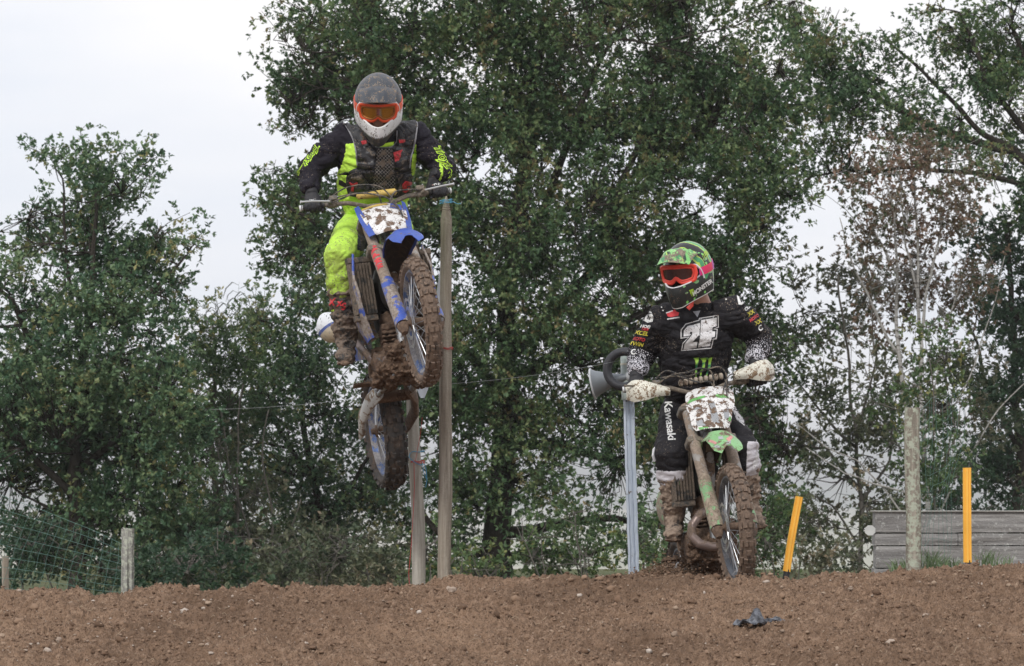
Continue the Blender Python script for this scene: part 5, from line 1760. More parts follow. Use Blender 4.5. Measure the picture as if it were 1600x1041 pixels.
# head pipe curling out of the cylinder
MB().tube([(.02, -.15, .62), (.02, -.21, .56), (-.02, -.20, .44), (-.09, -.13, .40), (-.13, 0, .44), (-.145, .15, .58), (-.17, .24, .70)], .021, 14).build('head_pipe', M_PIPE, bike1)
FAW2 = at(1148, 823, 21.85)
MW2 = bike_frame((.978, .155, .078), math.radians(15), FAW2)
bike2, E2 = moto(MW2, 'muddy green and white motocross bike landing on the crest with its wheels in the dirt', dict(
    rim=M_RIMK, guard=M_GREENM, grip=M_BLACK, barend=True, lever=M_BAR, pad=None, cables=c2, seed=8, mudw=1.0,
    plate=dict(t=[0, .10, .35, .6, .9, 1], w=[.085, .108, .118, .138, .134, .09], z0=-.165, z1=.155, skew=.05, dx=.025), platemat=M_WHITE,
    fender=dict(len=.27, z=[.83, .90, .92, .885, .83, .755], w=.80), fmat=M_GREEN, smat=M_GREENM, semat=M_GREEN, rmat=M_GREENM, swing=M_FRAME,
    radx=.148, shroud=dict(z0=.64, z1=1.0, x=[.16, .185, .198, .175], y=[-.20, -.29, -.26], ln=[.06, .2, .45])))
# crossbar pad with pale ribs
hb2 = [o for o in bike2.children if o.name.startswith('handlebar')][0]
b = MB()
P0, P1 = E2['bar'](-.10) + Vector((0, 0, .045)), E2['bar'](.13) + Vector((0, 0, .055))
for k in range(9):
    c = P0.lerp(P1, k / 8)
    b.tube([c + Vector((-.011, 0, 0)), c + Vector((-.006, 0, 0)), c + Vector((.006, 0, 0)), c + Vector((.011, 0, 0))], [(.012, .012), (.019, .019), (.019, .019), (.012, .012)], 12)
b.build('ribbed_bar_pad', muddy('cream_pad', (.42, .36, .29), .8, mud=.4, scale=20, spk=.8), hb2)
# hand guards
for sx in (-1, 1):
    G = []
    for i in range(15):
        t = i / 14
        x = .185 + .235 * t
        zt = interp([0, .35, .6, .85, 1], [.022, .036, .056, .060, .038], t)
        zb = interp([0, .35, .6, .85, 1], [-.020, -.038, -.058, -.064, -.034], t)
        c = E2['bar'](sx * min(x, .41)) + Vector((.012, 0, sx * .03))
        row = []
        for k in range(9):
            v = k / 8
            bow = .022 * (1 - (2 * v - 1) ** 2)
            wrap = interp([0, .8, 1], [0, 0.0, .05], t)
            row.append(Vector((sx * x + .012, c.y - .078 + wrap - bow + .05 * (1 - t) ** 3, c.z + zb + (zt - zb) * v)))
        G.append(row)
    g = MB().sheet(G, .004).build('hand_guard', M_WHITE_S, hb2, sharp=60)
    MB().tube([G[0][4] + Vector((0, .01, 0)), E2['bar'](sx * .20) + Vector((0, -.02, 0)), E2['bar'](sx * .19)], .008, 8).build('guard_stay', M_BAR, hb2)
# front plate details: green corners and grey panels, fender stickers
Tb = bvh_of(E2['plate'])
pc = E2['pc']
Np = Vector((0, -1, .12)).normalized()
for nm, ps, mt, of in (('green_corner', [[(-.125, .04), (-.09, .052), (-.02, .066), (-.02, .08), (-.10, .075)], [(.06, .085), (.02, .07), (.06, .055), (.115, .06), (.10, .083)], [(.105, -.10), (.112, -.06), (.085, -.075), (.075, -.10)], [(-.09, -.16), (-.10, -.13), (-.05, -.14), (-.045, -.175)]], M_GREEN, .0026),
                       ('grey_panel', [[(-.02, -.11), (.02, -.12), (.02, .03), (-.015, .03)], [(.055, -.09), (.085, -.08), (.095, -.01), (.06, -.03)], [(-.105, -.12), (-.06, -.13), (-.065, -.075), (-.1, -.07)], [(-.1, -.01), (-.06, -.01), (-.062, .025), (-.098, .02)]], M_GRY, .0026)):
    mm = muddy(nm + '_print', (.16, .46, .13) if 'green' in nm else (.34, .35, .37), .45, mud=.45, scale=17, spk=.9)
    for p_ in ps: decal(nm, poly_bm([p_]), pc, (1, 0, 0), Np, [Tb], mm, bike2, of)
# head pipe that loops out to the viewer's left
MB().tube([(.0, -.13, .60), (-.02, -.21, .575), (-.075, -.25, .545), (-.125, -.235, .49), (-.135, -.23, .435), (-.10, -.235, .385), (-.045, -.245, .36), (.01, -.22, .36), (.06, -.15, .38), (.11, -.02, .42), (.13, .15, .55), (.15, .3, .66)],
          [.021, .022, .024, .026, .027, .027, .026, .024, .022, .022, .022, .025], 16).build('head_pipe', M_PIPE, bike2)
MB().tube([(.15, .3, .66), (.165, .5, .72), (.17, .75, .79)], [(.03, .03), (.055, .05), (.055, .05)], 16).build('silencer', M_FRAME, bike2)

# faded pink and grey print on the green fender, seen from the front
IM2 = MW2.inverted(); I32 = IM2.to_3x3()
TF = bvh_of(E2['fender'])
kf = 22.0 / FPX
M_PINKP = muddy('pink_print', (.62, .30, .27), .45, mud=.3, scale=22, spk=1)
M_GREYP = muddy('grey_fender_print', (.40, .42, .42), .45, mud=.3, scale=22, spk=1)
for nm, m_, ps in (('fender_print', M_PINKP, [[(-21, 2), (-16, 4), (-6, -8), (-9, -12)], [(8, -3), (19, 6), (21, 1), (12, -10)]]), ('fender_print', M_GREYP, [[(-13, -12), (-4, -14), (-3, -19), (-10, -18)], [(-3, 4), (4, 4), (5, -3), (-3, -3)], [(8, -9), (16, -6), (14, -14), (7, -16)]])):
    for p_ in ps:
        decal(nm, poly_bm([[(x * kf, y * kf) for x, y in p_]]), IM2 @ at(1124, 692, 22.0), I32 @ Vector((1, 0, .1)), I32 @ Vector((0, -1, .25)), [TF], m_, E2['fender'], .003, .01, reach=1.2)
# ------------------------------------------------------------------ riders
M_SKIN = plain('skin', (.50, .27, .20), .5, bscale=60)
M_GLOVE = muddy('black_glove', (.020, .020, .024), .65, mud=.12, scale=22, spk=.5)
M_BOOT = muddy('muddy_boot', (.10, .085, .075), .6, mud=.72, scale=13, spk=1, tan=(.37, .285, .22), dark=(.19, .138, .105), bump=.9)
M_BOOT1 = muddy('dark_muddy_boot', (.05, .045, .042), .6, mud=.62, scale=13, spk=1, tan=(.235, .18, .14), dark=(.11, .084, .066), bump=.9)
M_SOLE = muddy('boot_sole', (.12, .08, .055), .85, mud=.6, scale=16, spk=.6, tan=(.26, .175, .12), dark=(.09, .06, .045))
M_NEON = plain('neon_print', (.60, .95, .06), .6, vary=.05)
M_BLACKP = plain('black_print', (.015, .015, .018), .6)
M_REDB = muddy('red_buckle', (.50, .03, .04), .45, mud=.3, scale=24, spk=.8)
M_LINER = plain('helmet_liner', (.02, .02, .022), .8)
M_SPECK = (.27, .23, .19)

def cloth(name, zones, spk=.8, mud=.12, rough=.75, pat=None, wr=1.0):
    """jersey or trousers: colour by the 'zone' attribute, dried mud spatter over it"""
    s = NT(name)
    z = s.attr('zone')
    c = zones[0]
    for i, col in enumerate(zones[1:]):
        c = s.mix(s.math('GREATER_THAN', z, .5 + i), c, col)
    if pat: c = pat(s, c)
    n1 = s.noise(12, 7, .68)
    t = .5 + (.5 - mud) * .42
    f1 = s.math('MULTIPLY', s.ramp(n1, [(t, 0.0), (t + .05, 1.0)]), .75)
    big = s.ramp(s.noise(7, 3), [(.40, 0.0), (.62, 1.0)])
    sp = s.math('LESS_THAN', s.vor(75), s.math('MULTIPLY', big, .30 * spk))
    sp2 = s.math('LESS_THAN', s.vor(150), s.math('ADD', s.math('MULTIPLY', big, .2 * spk), .05))
    f = s.math('MAXIMUM', f1, s.math('MAXIMUM', sp, s.math('MULTIPLY', sp2, .8)))
    f = s.math('MULTIPLY', f, .72)
    mudc = s.mix(s.noise(40, 4), (.14, .10, .075), M_SPECK)
    c = s.mix(f, c, mudc)
    w = s.noise(1, 4, .55, co=s.map((9, 9, 20)), dist=1.2)
    w2 = s.noise(700, 2)
    s.bump(s.math('ADD', s.math('MULTIPLY', w, 1.0 * wr), s.math('MULTIPLY', w2, .02)), .5, .02)
    return s.fin(c, rough, 0, .25)

def set_zone(o, fn, name='zone'):
    P = coords(o.data).astype(float)
    z = fn(P).astype(np.float32)
    a = o.data.attributes.new(name, 'FLOAT', 'POINT'); a.data.foreach_set('value', z)

def seg_d(P, A, B):
    A, B = np.array(A), np.array(B); ab = B - A
    t = np.clip(((P - A) @ ab) / (ab @ ab), 0, 1)
    return np.linalg.norm(P - (A + t[:, None] * ab), axis=1), t

def helmet(parent, c, fwd, upv, mats, cfg):
    F = Vector(fwd).normalized(); R_ = (-F).cross(Vector(upv)).normalized(); U = R_.cross(-F).normalized()
    # local X right, Y backward, Z up
    M3 = Matrix((R_, -F, U)).transposed()
    M = Matrix.Translation(c) @ M3.to_4x4() @ Matrix.Scale(cfg.get('scale', 1.0), 4)
    hel = bpy.data.objects.new('helmet', None); COL.objects.link(hel); hel.parent = parent; hel.matrix_local = M
    d2r = math.radians
    def shellp(ph, th, k=1.0):
        ct = math.cos(th)
        z = .152 * math.sin(th)
        if th < 0:
            ct = 1 - .10 * (math.sin(th)) ** 2 - .05 * math.sin(-th)
            z = .175 * math.sin(th)
        y = -math.cos(ph) * ct * .148 + (.012 if math.cos(ph) < 0 else 0) * -math.cos(ph)
        return Vector((math.sin(ph) * ct * .131, y, z)) * k
    G = []
    n = 72
    for i in range(n + 1):
        ph = d2r(-180 + 360 * i / n)
        a = abs(math.degrees(ph))
        tb = interp([0, 48, 60, 72, 100, 180], [16, 15, 2, -30, -52, -48], a)
        G.append([shellp(ph, d2r(89.5 + (tb - 89.5) * j / 22)) for j in range(23)])
    sh = MB().sheet(G, .006).build('shell', mats['shell'], hel, sharp=60)
    # chin bar
    G = []
    for i in range(49):
        ph = d2r(-96 + 192 * i / 48); a = abs(math.degrees(ph))
        zt = interp([0, 18, 40, 62, 80, 96], [-.066, -.062, -.050, -.026, .0, .02], a)
        zb = interp([0, 20, 50, 96], [-.178, -.174, -.150, -.120], a)
        row = []
        for j in range(9):
            v = j / 8
            bow = math.sin(math.pi * (.12 + .8 * v)) * .014
            fw = .150 + .062 * max(0, math.cos(ph)) ** 1.5 * (1 - .12 * v)
            row.append(Vector((math.sin(ph) * (.124 + bow * .5 - .016 * max(0, math.cos(ph))) * (1 - .24 * v * min(1, (96 - a) / 60)), -math.cos(ph) * (fw + bow) + .0, zt + (zb - zt) * v)))
        G.append(row)
    ch = MB().sheet(G, .012).build('chin_bar', mats['chin'], hel, sharp=60)
    MB().tube([G[i][8] for i in range(49)], .0065, 8).build('lower_trim', mats['trim'], hel)
    MB().tube([G[i][0] for i in range(6, 43)], .006, 8).build('upper_trim', mats['trim2'], hel)
    ev = [shellp(d2r(a), d2r(interp([0, 48, 60, 72], [16, 15, 2, -30], abs(a))), 1.01) for a in range(-66, 67, 4)]
    MB().tube(ev, .006, 8).build('brow_trim', mats['trim2'], hel)
    # grille in the chin
    G2 = [[G[i][j] * 1.012 for j in range(2, 7)] for i in range(19, 30)]
    MB().sheet(G2, .004).build('mouth_vent', mats['vent'], hel, sharp=60)
    b = MB()
    for i in (20, 22.5, 25.5, 28):
        r0 = G[int(i)]
        b.tube([r0[j] * 1.035 for j in range(2, 7)], .0028, 6)
    b.build('vent_bars', mats['chin'], hel)
    # padding inside
    prof = [(math.sin(math.pi * k / 14), -math.cos(math.pi * k / 14)) for k in range(15)]
    prof[0] = (1e-6, -1); prof[-1] = (1e-6, 1)
    MB().lathe(prof, 28, Matrix.Translation((0, .008, .0)) @ Matrix.Diagonal((.118, .134, .14, 1))).build('liner', M_LINER, hel)
    # peak
    G = []
    pw = cfg.get('peak_drop', .0)
    for i in range(15):
        t = i / 14
        row = []
        for k in range(21):
            u = -1 + 2 * k / 20
            p0 = shellp(d2r(u * 72), d2r(58 - 22 * abs(u) ** 1.5), 1.035)
            p1 = Vector((u * .098, -cfg.get('plen', .258) + .070 * abs(u) ** 2.2, .098 - pw - .030 * u * u))
            mid = p0.lerp(p1, t)
            mid.z += .020 * math.sin(math.pi * t) * (1 - .4 * abs(u)) + (.010 * (abs(abs(u) - .45) < .16)) * math.sin(math.pi * min(1, t * 1.1))
            row.append(mid)
        G.append(row)
    pk = MB().sheet(G, .004).build('peak', mats['peak'], hel, sharp=70)
    # goggles
    def gp(phd, z, k=1.0):
        ph = d2r(phd)
        return Vector((math.sin(ph) * .128 * k, -.048 - math.cos(ph) * .118 * k, z))
    def outline(s, gx=50, zt=.046, zb=-.050, notch=.030):
        pts = []
        for phd in np.linspace(-gx, gx, 17):
            pts.append((phd, zt - .010 * (abs(phd) / gx) ** 4))
        pts.append((gx * 1.04, (zt + zb) * .5))
        for phd in np.linspace(gx * .93, -gx * .93, 21):
            a = abs(phd)
            z = zb + .016 * (a / gx) ** 2.2 + notch * math.exp(-(phd / 9.5) ** 2)
            pts.append((phd, z))
        pts.append((-gx * 1.04, (zt + zb) * .5))
        return pts
    ol = outline(1)
    gg = bpy.data.objects.new('goggles', None); COL.objects.link(gg); gg.parent = hel
    # goggle pieces sit directly under the helmet part so nothing goes a level deeper
    bpy.data.objects.remove(gg)
    MB().tube([gp(a, z) for a, z in ol], [(.0065, .0125)] * len(ol), 8, closed=True, up=(0, -1, 0)).build('goggle_frame', mats['gframe'], hel, sharp=0)
    ol2 = outline(1, 43, .036, -.038, .024)
    MB().tube([gp(a, z, 1.03) for a, z in ol2], [(.004, .005)] * len(ol2), 8, closed=True, up=(0, -1, 0)).build('lens_rim', mats.get('lrim', mats['gframe']), hel, sharp=0)
    G = []
    for i in range(25):
        phd = -46 + 92 * i / 24
        zb = -.042 + .016 * (abs(phd) / 50) ** 2.2 + .026 * math.exp(-(phd / 9.5) ** 2)
        G.append([gp(phd, zb + (.041 - zb) * j / 8, 1.0) for j in range(9)])
    MB().sheet(G, .002).build('lens', mats['lens'], hel, sharp=0)
    G = []
    for i in range(61):
        ph = d2r(54 + 252 * i / 60)
        z0 = -.004 + cfg.get('strap_up', .0) * math.sin((i / 60) * math.pi)
        row = []
        for j in range(5):
            z = z0 + (.5 - j / 4) * .042
            th = math.asin(max(-1, min(1, z / (.152 if z > 0 else .175))))
            row.append(shellp(ph, th, 1.045 if 3 < i < 57 else 1.03))
        G.append(row)
    MB().sheet(G, .003).build('goggle_strap', mats['strap'], hel, sharp=60)
    return hel, sh, ch, pk, M

def hand(b, c, axis, fwd, up, wrist, r=.0112, grip_r=.0175, side=1, thumb=True):
    """gloved hand closed round a bar: c bar centre, axis outboard, fwd/up span the plane across the bar"""
    a, f, u = Vector(axis).normalized(), Vector(fwd).normalized(), Vector(up).normalized()
    Rg = grip_r + r * .9; q_ = r / .0112
    def on(ang, rr): return f * math.cos(ang) * rr + u * math.sin(ang) * rr
    kn = []
    for i, (ln, rr) in enumerate(((1.0, 1.0), (1.08, 1.05), (1.02, 1.0), (.86, .88))):
        o = c + a * ((i - 1.5) * .0225)
        st = math.radians(140 - 4 * i)
        tot = math.radians(205 * ln)
        pts = [o + on(st + .18, Rg * 1.25)]
        for k in range(7):
            pts.append(o + on(st - tot * k / 6, Rg * (1.12 if k in (1, 3) else 1.04)))
        b.tube(pts, [r * rr * 1.12] + [r * rr * (1.08 if k in (0, 2, 4) else .98) for k in range(6)] + [r * rr * .8], 10)
        kn.append(pts[0])
    km = (kn[1] + kn[2]) / 2
    w = Vector(wrist)
    pts = [w, w.lerp(km, .35), w.lerp(km, .75), km]
    b.tube(pts, [(.030 * q_, .024 * q_), (.036 * q_, .022 * q_), (.044 * q_, .020 * q_), (.040 * q_, .016 * q_)], 14, up=a)
    if thumb:
        i0 = c - a * .050
        t0 = w.lerp(km, .45) - a * .028
        b.tube([t0, i0 + on(math.radians(-150), Rg * 1.35), i0 + on(math.radians(-100), Rg * 1.2), i0 + on(math.radians(-45), Rg * 1.1)], [.015 * q_, .0135 * q_, .012 * q_, .010 * q_], 10)

def rider(name_label, J, bk, barp, Mw, cfg):
    """J: joints in world space"""
    base = Vector((J['pelvis'].x, J['pelvis'].y, min(J['anka'].z, J['ankb'].z) - .08))
    e = empty('person', base, name_label, 'person')
    P = {k: (v - base if isinstance(v, Vector) else v) for k, v in J.items()}
    R3 = Mw.to_3x3()
    right = R3 @ Vector((1, 0, 0)); fwd = R3 @ Vector((0, -1, 0)); up = R3 @ Vector((0, 0, 1))
    tr = (P['shb'] - P['sha']).normalized()
    grips = {}
    for s_, k in ((-1, 'a'), (1, 'b')):
        g = (Mw @ barp(s_ * .345)) - base
        ax = (R3 @ (barp(s_ * .40) - barp(s_ * .29))).normalized()
        # the hand comes onto the bar along the forearm
        fa = (g - P['elb' + k]).normalized()
        f_ = (fa - ax * fa.dot(ax)).normalized()
        hf = (f_ * .45 + fwd * .75); hf = (hf - ax * hf.dot(ax)).normalized()
        hu = ax.cross(hf).normalized()
        if hu.dot(up) < 0: hu = -hu
        wr = g - f_ * .085 + hu * .030
        grips[k] = (g, ax, hf, hu, wr)
        P['wr' + k] = wr
    # --- body: one continuous skin under the clothes
    b = MB()
    def limb(*spec):
        b.tube([p for p, r in spec], [r for p, r in spec], 12)
    b.tube([P['pelvis'] - (P['waist'] - P['pelvis']) * .35, P['pelvis'], P['waist'], P['chest'], P['neck'].lerp(P['chest'], .35), P['neck'], P['neck'].lerp(P['head'], .5), P['head'] - (P['head'] - P['neck']) * .1],
           [(.08, .07), (.13, .09), (.12, .085), (.14, .095), (.12, .08), (.062, .06), (.058, .06), (.055, .06)], 16, up=tr)
    hc = P['head']
    prof = [(math.sin(math.pi * k / 12), -math.cos(math.pi * k / 12)) for k in range(13)]; prof[0] = (1e-6, -1); prof[-1] = (1e-6, 1)
    F = Vector(J['fwd']).normalized()
    b.lathe(prof, 18, Matrix.Translation(hc) @ Matrix.Diagonal((.074, .086, .108, 1)))
    b.tube([hc + F * .065 + Vector((0, 0, .01)), hc + F * .095 + Vector((0, 0, -.015))], [.010, .013], 8)
    b.tube([hc + F * .03 + Vector((0, 0, -.07)), hc + F * .085 + Vector((0, 0, -.085))], [.045, .028], 10)
    for k in 'ab':
        limb((P['chest'].lerp(P['sh' + k], .5), .05), (P['sh' + k], .052), (P['sh' + k].lerp(P['elb' + k], .5), .043), (P['elb' + k], .036), (P['elb' + k].lerp(P['wr' + k], .3), .038), (P['wr' + k], .019))
        g, ax, hf, hu, wr = grips[k]
        hand(b, g, ax, hf, hu, wr, r=.0075, grip_r=.018)
        limb((P['pelvis'], .08), (P['hip' + k], .085), (P['hip' + k].lerp(P['kn' + k], .5), .07), (P['kn' + k], .052), (P['kn' + k].lerp(P['ank' + k], .35), .052), (P['ank' + k], .032), (P['ank' + k] + (P['toe' + k] - P['ank' + k]).normalized() * .06 + (P['ank' + k] - P['kn' + k]).normalized() * .045, .024), (P['ank' + k].lerp(P['toe' + k], .8) + (P['ank' + k] - P['kn' + k]).normalized() * .04, .018))
    fuse(b, 'body', M_SKIN, e, .0085, 2)
    # --- jersey
    b = MB()
    T = cfg['torso']
    cps = [P['waist'].lerp(P['pelvis'], T.get('hem', .35)), P['waist'], P['waist'].lerp(P['chest'], .5), P['chest'], P['chest'].lerp(P['neck'], .45), P['chest'].lerp(P['neck'], .8), P['neck'] + (P['neck'] - P['chest']) * .06]
    b.tube(cps, T['r'], 24, up=tr)
    for k in 'ab':
        S, E_, W_ = P['sh' + k], P['elb' + k], P['wr' + k]
        A = T['arm']
        pts = [P['chest'].lerp(P['neck'], .45).lerp(S, .5), S, S.lerp(E_, .35), S.lerp(E_, .75), E_, E_.lerp(W_, .25), E_.lerp(W_, .6), E_.lerp(W_, 1.03)]
        b.tube(pts, A, 16)
    jer = fuse(b, 'jersey', cfg['jersey'], e, .007, 5, [(.005, 3.2, 5, 3)])
    creases(jer.data, .011, 4.2, 8, (1, 1, 1.5)); creases(jer.data, .005, 9, 9)
    # --- gloves
    for k in 'ab':
        g, ax, hf, hu, wr = grips[k]
        b = MB()
        hand(b, g, ax, hf, hu, wr)
        b.tube([wr + (P['elb' + k] - wr).normalized() * .035, wr, wr.lerp(g, .2)], [(.036, .033), (.033, .029), (.035, .026)], 14, up=ax)
        gl = fuse(b, 'glove', cfg['glove'], e, .0042, 2, [(.0012, 16, 3)])
        P['glove' + k] = gl
    # --- trousers
    b = MB()
    b.tube([P['waist'].lerp(P['pelvis'], .25), P['waist'].lerp(P['pelvis'], .7), P['pelvis'], P['pelvis'] + (P['pelvis'] - P['waist']) * .3], [(.150, .11), (.165, .12), (.165, .125), (.11, .09)], 22, up=tr)
    L = cfg['legs']
    for k in 'ab':
        H, K, A_ = P['hip' + k], P['kn' + k], P['ank' + k]
        b.tube([P['pelvis'].lerp(H, .5), H, H.lerp(K, .45), H.lerp(K, .85), K, K.lerp(A_, .2), K.lerp(A_, L.get('end', .5))], L['r'], 18)
    trs = fuse(b, 'trousers', cfg['trousers'], e, .0075, 4, [(.005, 3.5, 15, 3)])
    creases(trs.data, .008, 4.2, 18, (.6, .6, 1.8)); creases(trs.data, .0018, 12, 19, (.8, .8, 1.5))
    # --- boots
    for k in 'ab':
        K, A_, T_ = P['kn' + k], P['ank' + k], P['toe' + k]
        top = K.lerp(A_, L['boot'])
        sdir = (A_ - K).normalized()
        fd = (T_ - A_); fd = fd.normalized()
        heel = A_ + sdir * .065 - fd * .045
        b = MB()
        b.tube([top, top.lerp(A_, .12), top.lerp(A_, .5), top.lerp(A_, .85), A_ + sdir * .02], [(.074, .078), (.076, .080), (.068, .072), (.060, .062), (.055, .058)], 18)
        b.tube([heel - fd * .02 + Vector((0, 0, 0)), heel + fd * .04, A_ + fd * .10 + sdir * .045, T_ + sdir * .035, T_ + fd * .035 + sdir * .04], [(.036, .045), (.045, .052), (.047, .042), (.047, .032), (.030, .020)], 16, up=fd.cross(sdir))
        # calf ribs, shin plate ledges and straps
        for t in (.12, .34, .56, .76):
            c = top.lerp(A_, t)
            q = [c + Vector((math.cos(x) * .078 * (1 - .22 * t), math.sin(x) * .082 * (1 - .22 * t), .010 * math.sin(x + t * 9))) for x in np.linspace(0, 2 * math.pi, 20, endpoint=False)]
            b.tube(q, [(.006, .013)] * 20, 8, closed=True, up=(0, 0, 1))
            sx = -1 if k == 'a' else 1
            b.box(c + Vector((sx * .066 * (1 - .2 * t), -.035, .004)), (.012, .018, .012), bev=.003)
        b.tube([A_ + fd * .05 + sdir * .0 + tr * -.05, A_ + fd * .085 - sdir * .005, A_ + fd * .05 + tr * .05], [(.012, .02)] * 3, 10)
        bt = fuse(b, 'boot', cfg['boot'], e, .006, 2, [(.005, 10, 31, 3), (.003, 30, 33, 2)])
        so = MB().tube([heel - fd * .035 + sdir * .035, heel + fd * .05 + sdir * .035, A_ + fd * .10 + sdir * .082, T_ + fd * .02 + sdir * .064, T_ + fd * .05 + sdir * .050],
                       [(.030, .011), (.044, .012), (.046, .011), (.046, .011), (.026, .009)], 14, up=fd.cross(sdir)).build('sole', M_SOLE, bt, displace=(.003, 14, 5))
        P['boot' + k] = bt
    return e, base, P, jer, trs, grips

def pxd(name, polys, ref, Y, base, targets, mat, parent, N=(0, -1, 0), off=.0025, maxe=.012, thick=0.0, k=None, reach=.4):
    """decal whose outline is given in photo pixels; placed on the garment at the distance Y"""
    k = k or Y / FPX
    ps = [[((x - ref[0]) * k, -(y - ref[1]) * k) for x, y in p] for p in polys]
    return decal(name, poly_bm(ps), at(ref[0], ref[1], Y) - base, (1, 0, 0), N, targets, mat, parent, off, maxe, thick, reach=reach)
def zoomed(pts, s, ox, oy):
    return [(ox + x / s, oy + y / s) for x, y in pts]
def grow(poly, d):
    """outline pushed outwards from each vertex by d (units of the polygon)"""
    n = len(poly); A = sum(poly[i][0] * poly[(i + 1) % n][1] - poly[(i + 1) % n][0] * poly[i][1] for i in range(n))
    s_ = 1 if A > 0 else -1
    out = []
    for i in range(n):
        p0, p1, p2 = (Vector(poly[i - 1]), Vector(poly[i]), Vector(poly[(i + 1) % n]))
        a, b_ = (p1 - p0).normalized(), (p2 - p1).normalized()
        na, nb = Vector((a.y, -a.x)) * s_, Vector((b_.y, -b_.x)) * s_
        m = (na + nb); m = m.normalized() if m.length > 1e-6 else na
        out.append(tuple(p1 + m * d / max(.5, m.dot(na))))
    return out

# ======================= rider 1: neon and black, in the air ==============
bar1 = MW1 @ E1['bar'](0)
Y1 = bar1.y
def loc(Mw, x, y, z): return Mw @ Vector((x, y, z))
pegA, pegB = loc(MW1, -.185, .20, .425), loc(MW1, .185, .20, .425)
Z1 = dict(
    head=at(591, 158, Y1 - .02), neck=at(594, 207, Y1 + .12), chest=at(588, 243, Y1 + .20), waist=at(585, 305, Y1 + .32), pelvis=at(590, 348, Y1 + .46),
    sha=at(540, 216, Y1 + .20), shb=at(652, 214, Y1 + .20), elba=at(484, 266, Y1 + .19), elbb=at(697, 268, Y1 + .19),
    hipa=at(560, 352, Y1 + .42), hipb=at(614, 350, Y1 + .44), kna=at(532, 400, Y1 - .04), knb=at(630, 405, Y1 + .12))
Z1['anka'] = at(541, 533, Y1 + .12); Z1['toea'] = at(538, 549, Y1 - .07)
Z1['ankb'] = pegB + Vector((0, .02, .09)); Z1['toeb'] = pegB + Vector((.02, -.16, .07))
Z1['fwd'] = Vector((.02, -math.cos(math.radians(30)), -math.sin(math.radians(30))))
def fp_mud(s, c):
    z = s.sep(2)
    f = s.math('MULTIPLY', s.ramp(s.noise(10, 7, .72, co=s.map((1, 1, .8))), [(.42, 0.0), (.58, 1.0)]), s.ramp(s.math('ADD', s.math('MULTIPLY', z, -1.6), 1.45), [(.25, .22), (.75, .9)]))
    return s.mix(f, c, (.17, .14, .06))
J1M = cloth('neon_jersey', [(.55, .86, .10), (.013, .011, .018)], spk=.75, mud=.05)
T1M = cloth('neon_trousers', [(.55, .86, .11), (.02, .025, .05)], spk=1.0, mud=.34, pat=fp_mud)
GL1 = M_GLOVE
rd1, base1, P1, jer1, trs1, gr1 = rider('person in neon yellow and black riding gear standing on the airborne blue motorcycle', Z1, bike1, E1['bar'], MW1, dict(
    jersey=J1M, trousers=T1M, glove=GL1, boot=M_BOOT1,
    torso=dict(hem=.5, r=[(.175, .115), (.190, .12), (.200, .13), (.210, .14), (.20, .12), (.13, .09), (.06, .06)],
               arm=[.08, .084, .078, .070, .066, .066, .056, .042]),
    legs=dict(r=[.10, .10, .096, .087, .084, .080, .076], end=.44, boot=.36)))
def z_j1(P):
    out = np.zeros(len(P))
    for k in 'ab':
        d, t = seg_d(P, P1['sh' + k], P1['elb' + k]); d2, t2 = seg_d(P, P1['elb' + k], P1['wr' + k])
        dt, _ = seg_d(P, P1['chest'], P1['pelvis'])
        side = -1 if k == 'a' else 1
        ex = (P[:, 0] - P1['sh' + k].x) * side
        arm = ((np.minimum(d, d2) < .105) & ((ex > -.004) | (t2 > .02) & (d2 < d)))
        out = np.where(arm, 1, out)
        if k == 'b':
            out = np.where((d2 < .08) & (t2 > .70) & (t2 < .86), 0, out)
    out = np.where(P[:, 2] > P1['chest'].z + .055, 1, out)
    return out
set_zone(jer1, z_j1)
def z_t1(P):
    q = np.abs(P[:, 0] - (P1['hipa'].x + .045)) ; zz = P[:, 2] - P1['hipa'].z
    return ((q - zz * -.35 < .055) & (zz < .03) & (zz > -.16) & (P[:, 0] > P1['hipa'].x + .01) & (P[:, 0] < P1['hipa'].x + .12)).astype(float)
set_zone(trs1, z_t1)
# helmet
HSH1 = muddy('charcoal_helmet', (.055, .062, .075), .35, mud=.26, scale=15, spk=1.2, tan=(.30, .235, .17), dark=(.12, .09, .07))
def hcol(s):
    z = s.sep(2)
    return s.ramp(s.math('ADD', s.math('MULTIPLY', z, 5.0), 1.0), [(0.0, (.03, .03, .032)), (.36, (.04, .04, .042)), (.42, (.72, .72, .72)), (1.0, (.75, .75, .75))])
HCH1 = muddy('white_chin', (.7, .7, .7), .4, mud=.27, scale=16, spk=1.2, colfn=hcol, tan=(.16, .13, .10), dark=(.06, .05, .045))
def hshell1(s):
    x = s.math('ABSOLUTE', s.sep(0), 0.0); z = s.sep(2)
    c = s.mix(s.math('GREATER_THAN', s.math('ADD', s.math('MULTIPLY', z, -1.0), s.math('MULTIPLY', s.math('SUBTRACT', x, .118), 3.0)), .012), (.055, .062, .075), (.60, .10, .05))
    c = s.mix(s.math('LESS_THAN', z, -.07), c, (.65, .65, .65))
    return c
HSH1 = muddy('charcoal_helmet_shell', (.045, .052, .066), .38, mud=.27, scale=19, spk=1.5, tan=(.36, .29, .21), dark=(.15, .11, .085), colfn=hshell1)
HPK1 = muddy('charcoal_helmet_peak', (.050, .057, .070), .38, mud=.30, scale=19, spk=1.4, tan=(.30, .235, .17), dark=(.12, .09, .07))
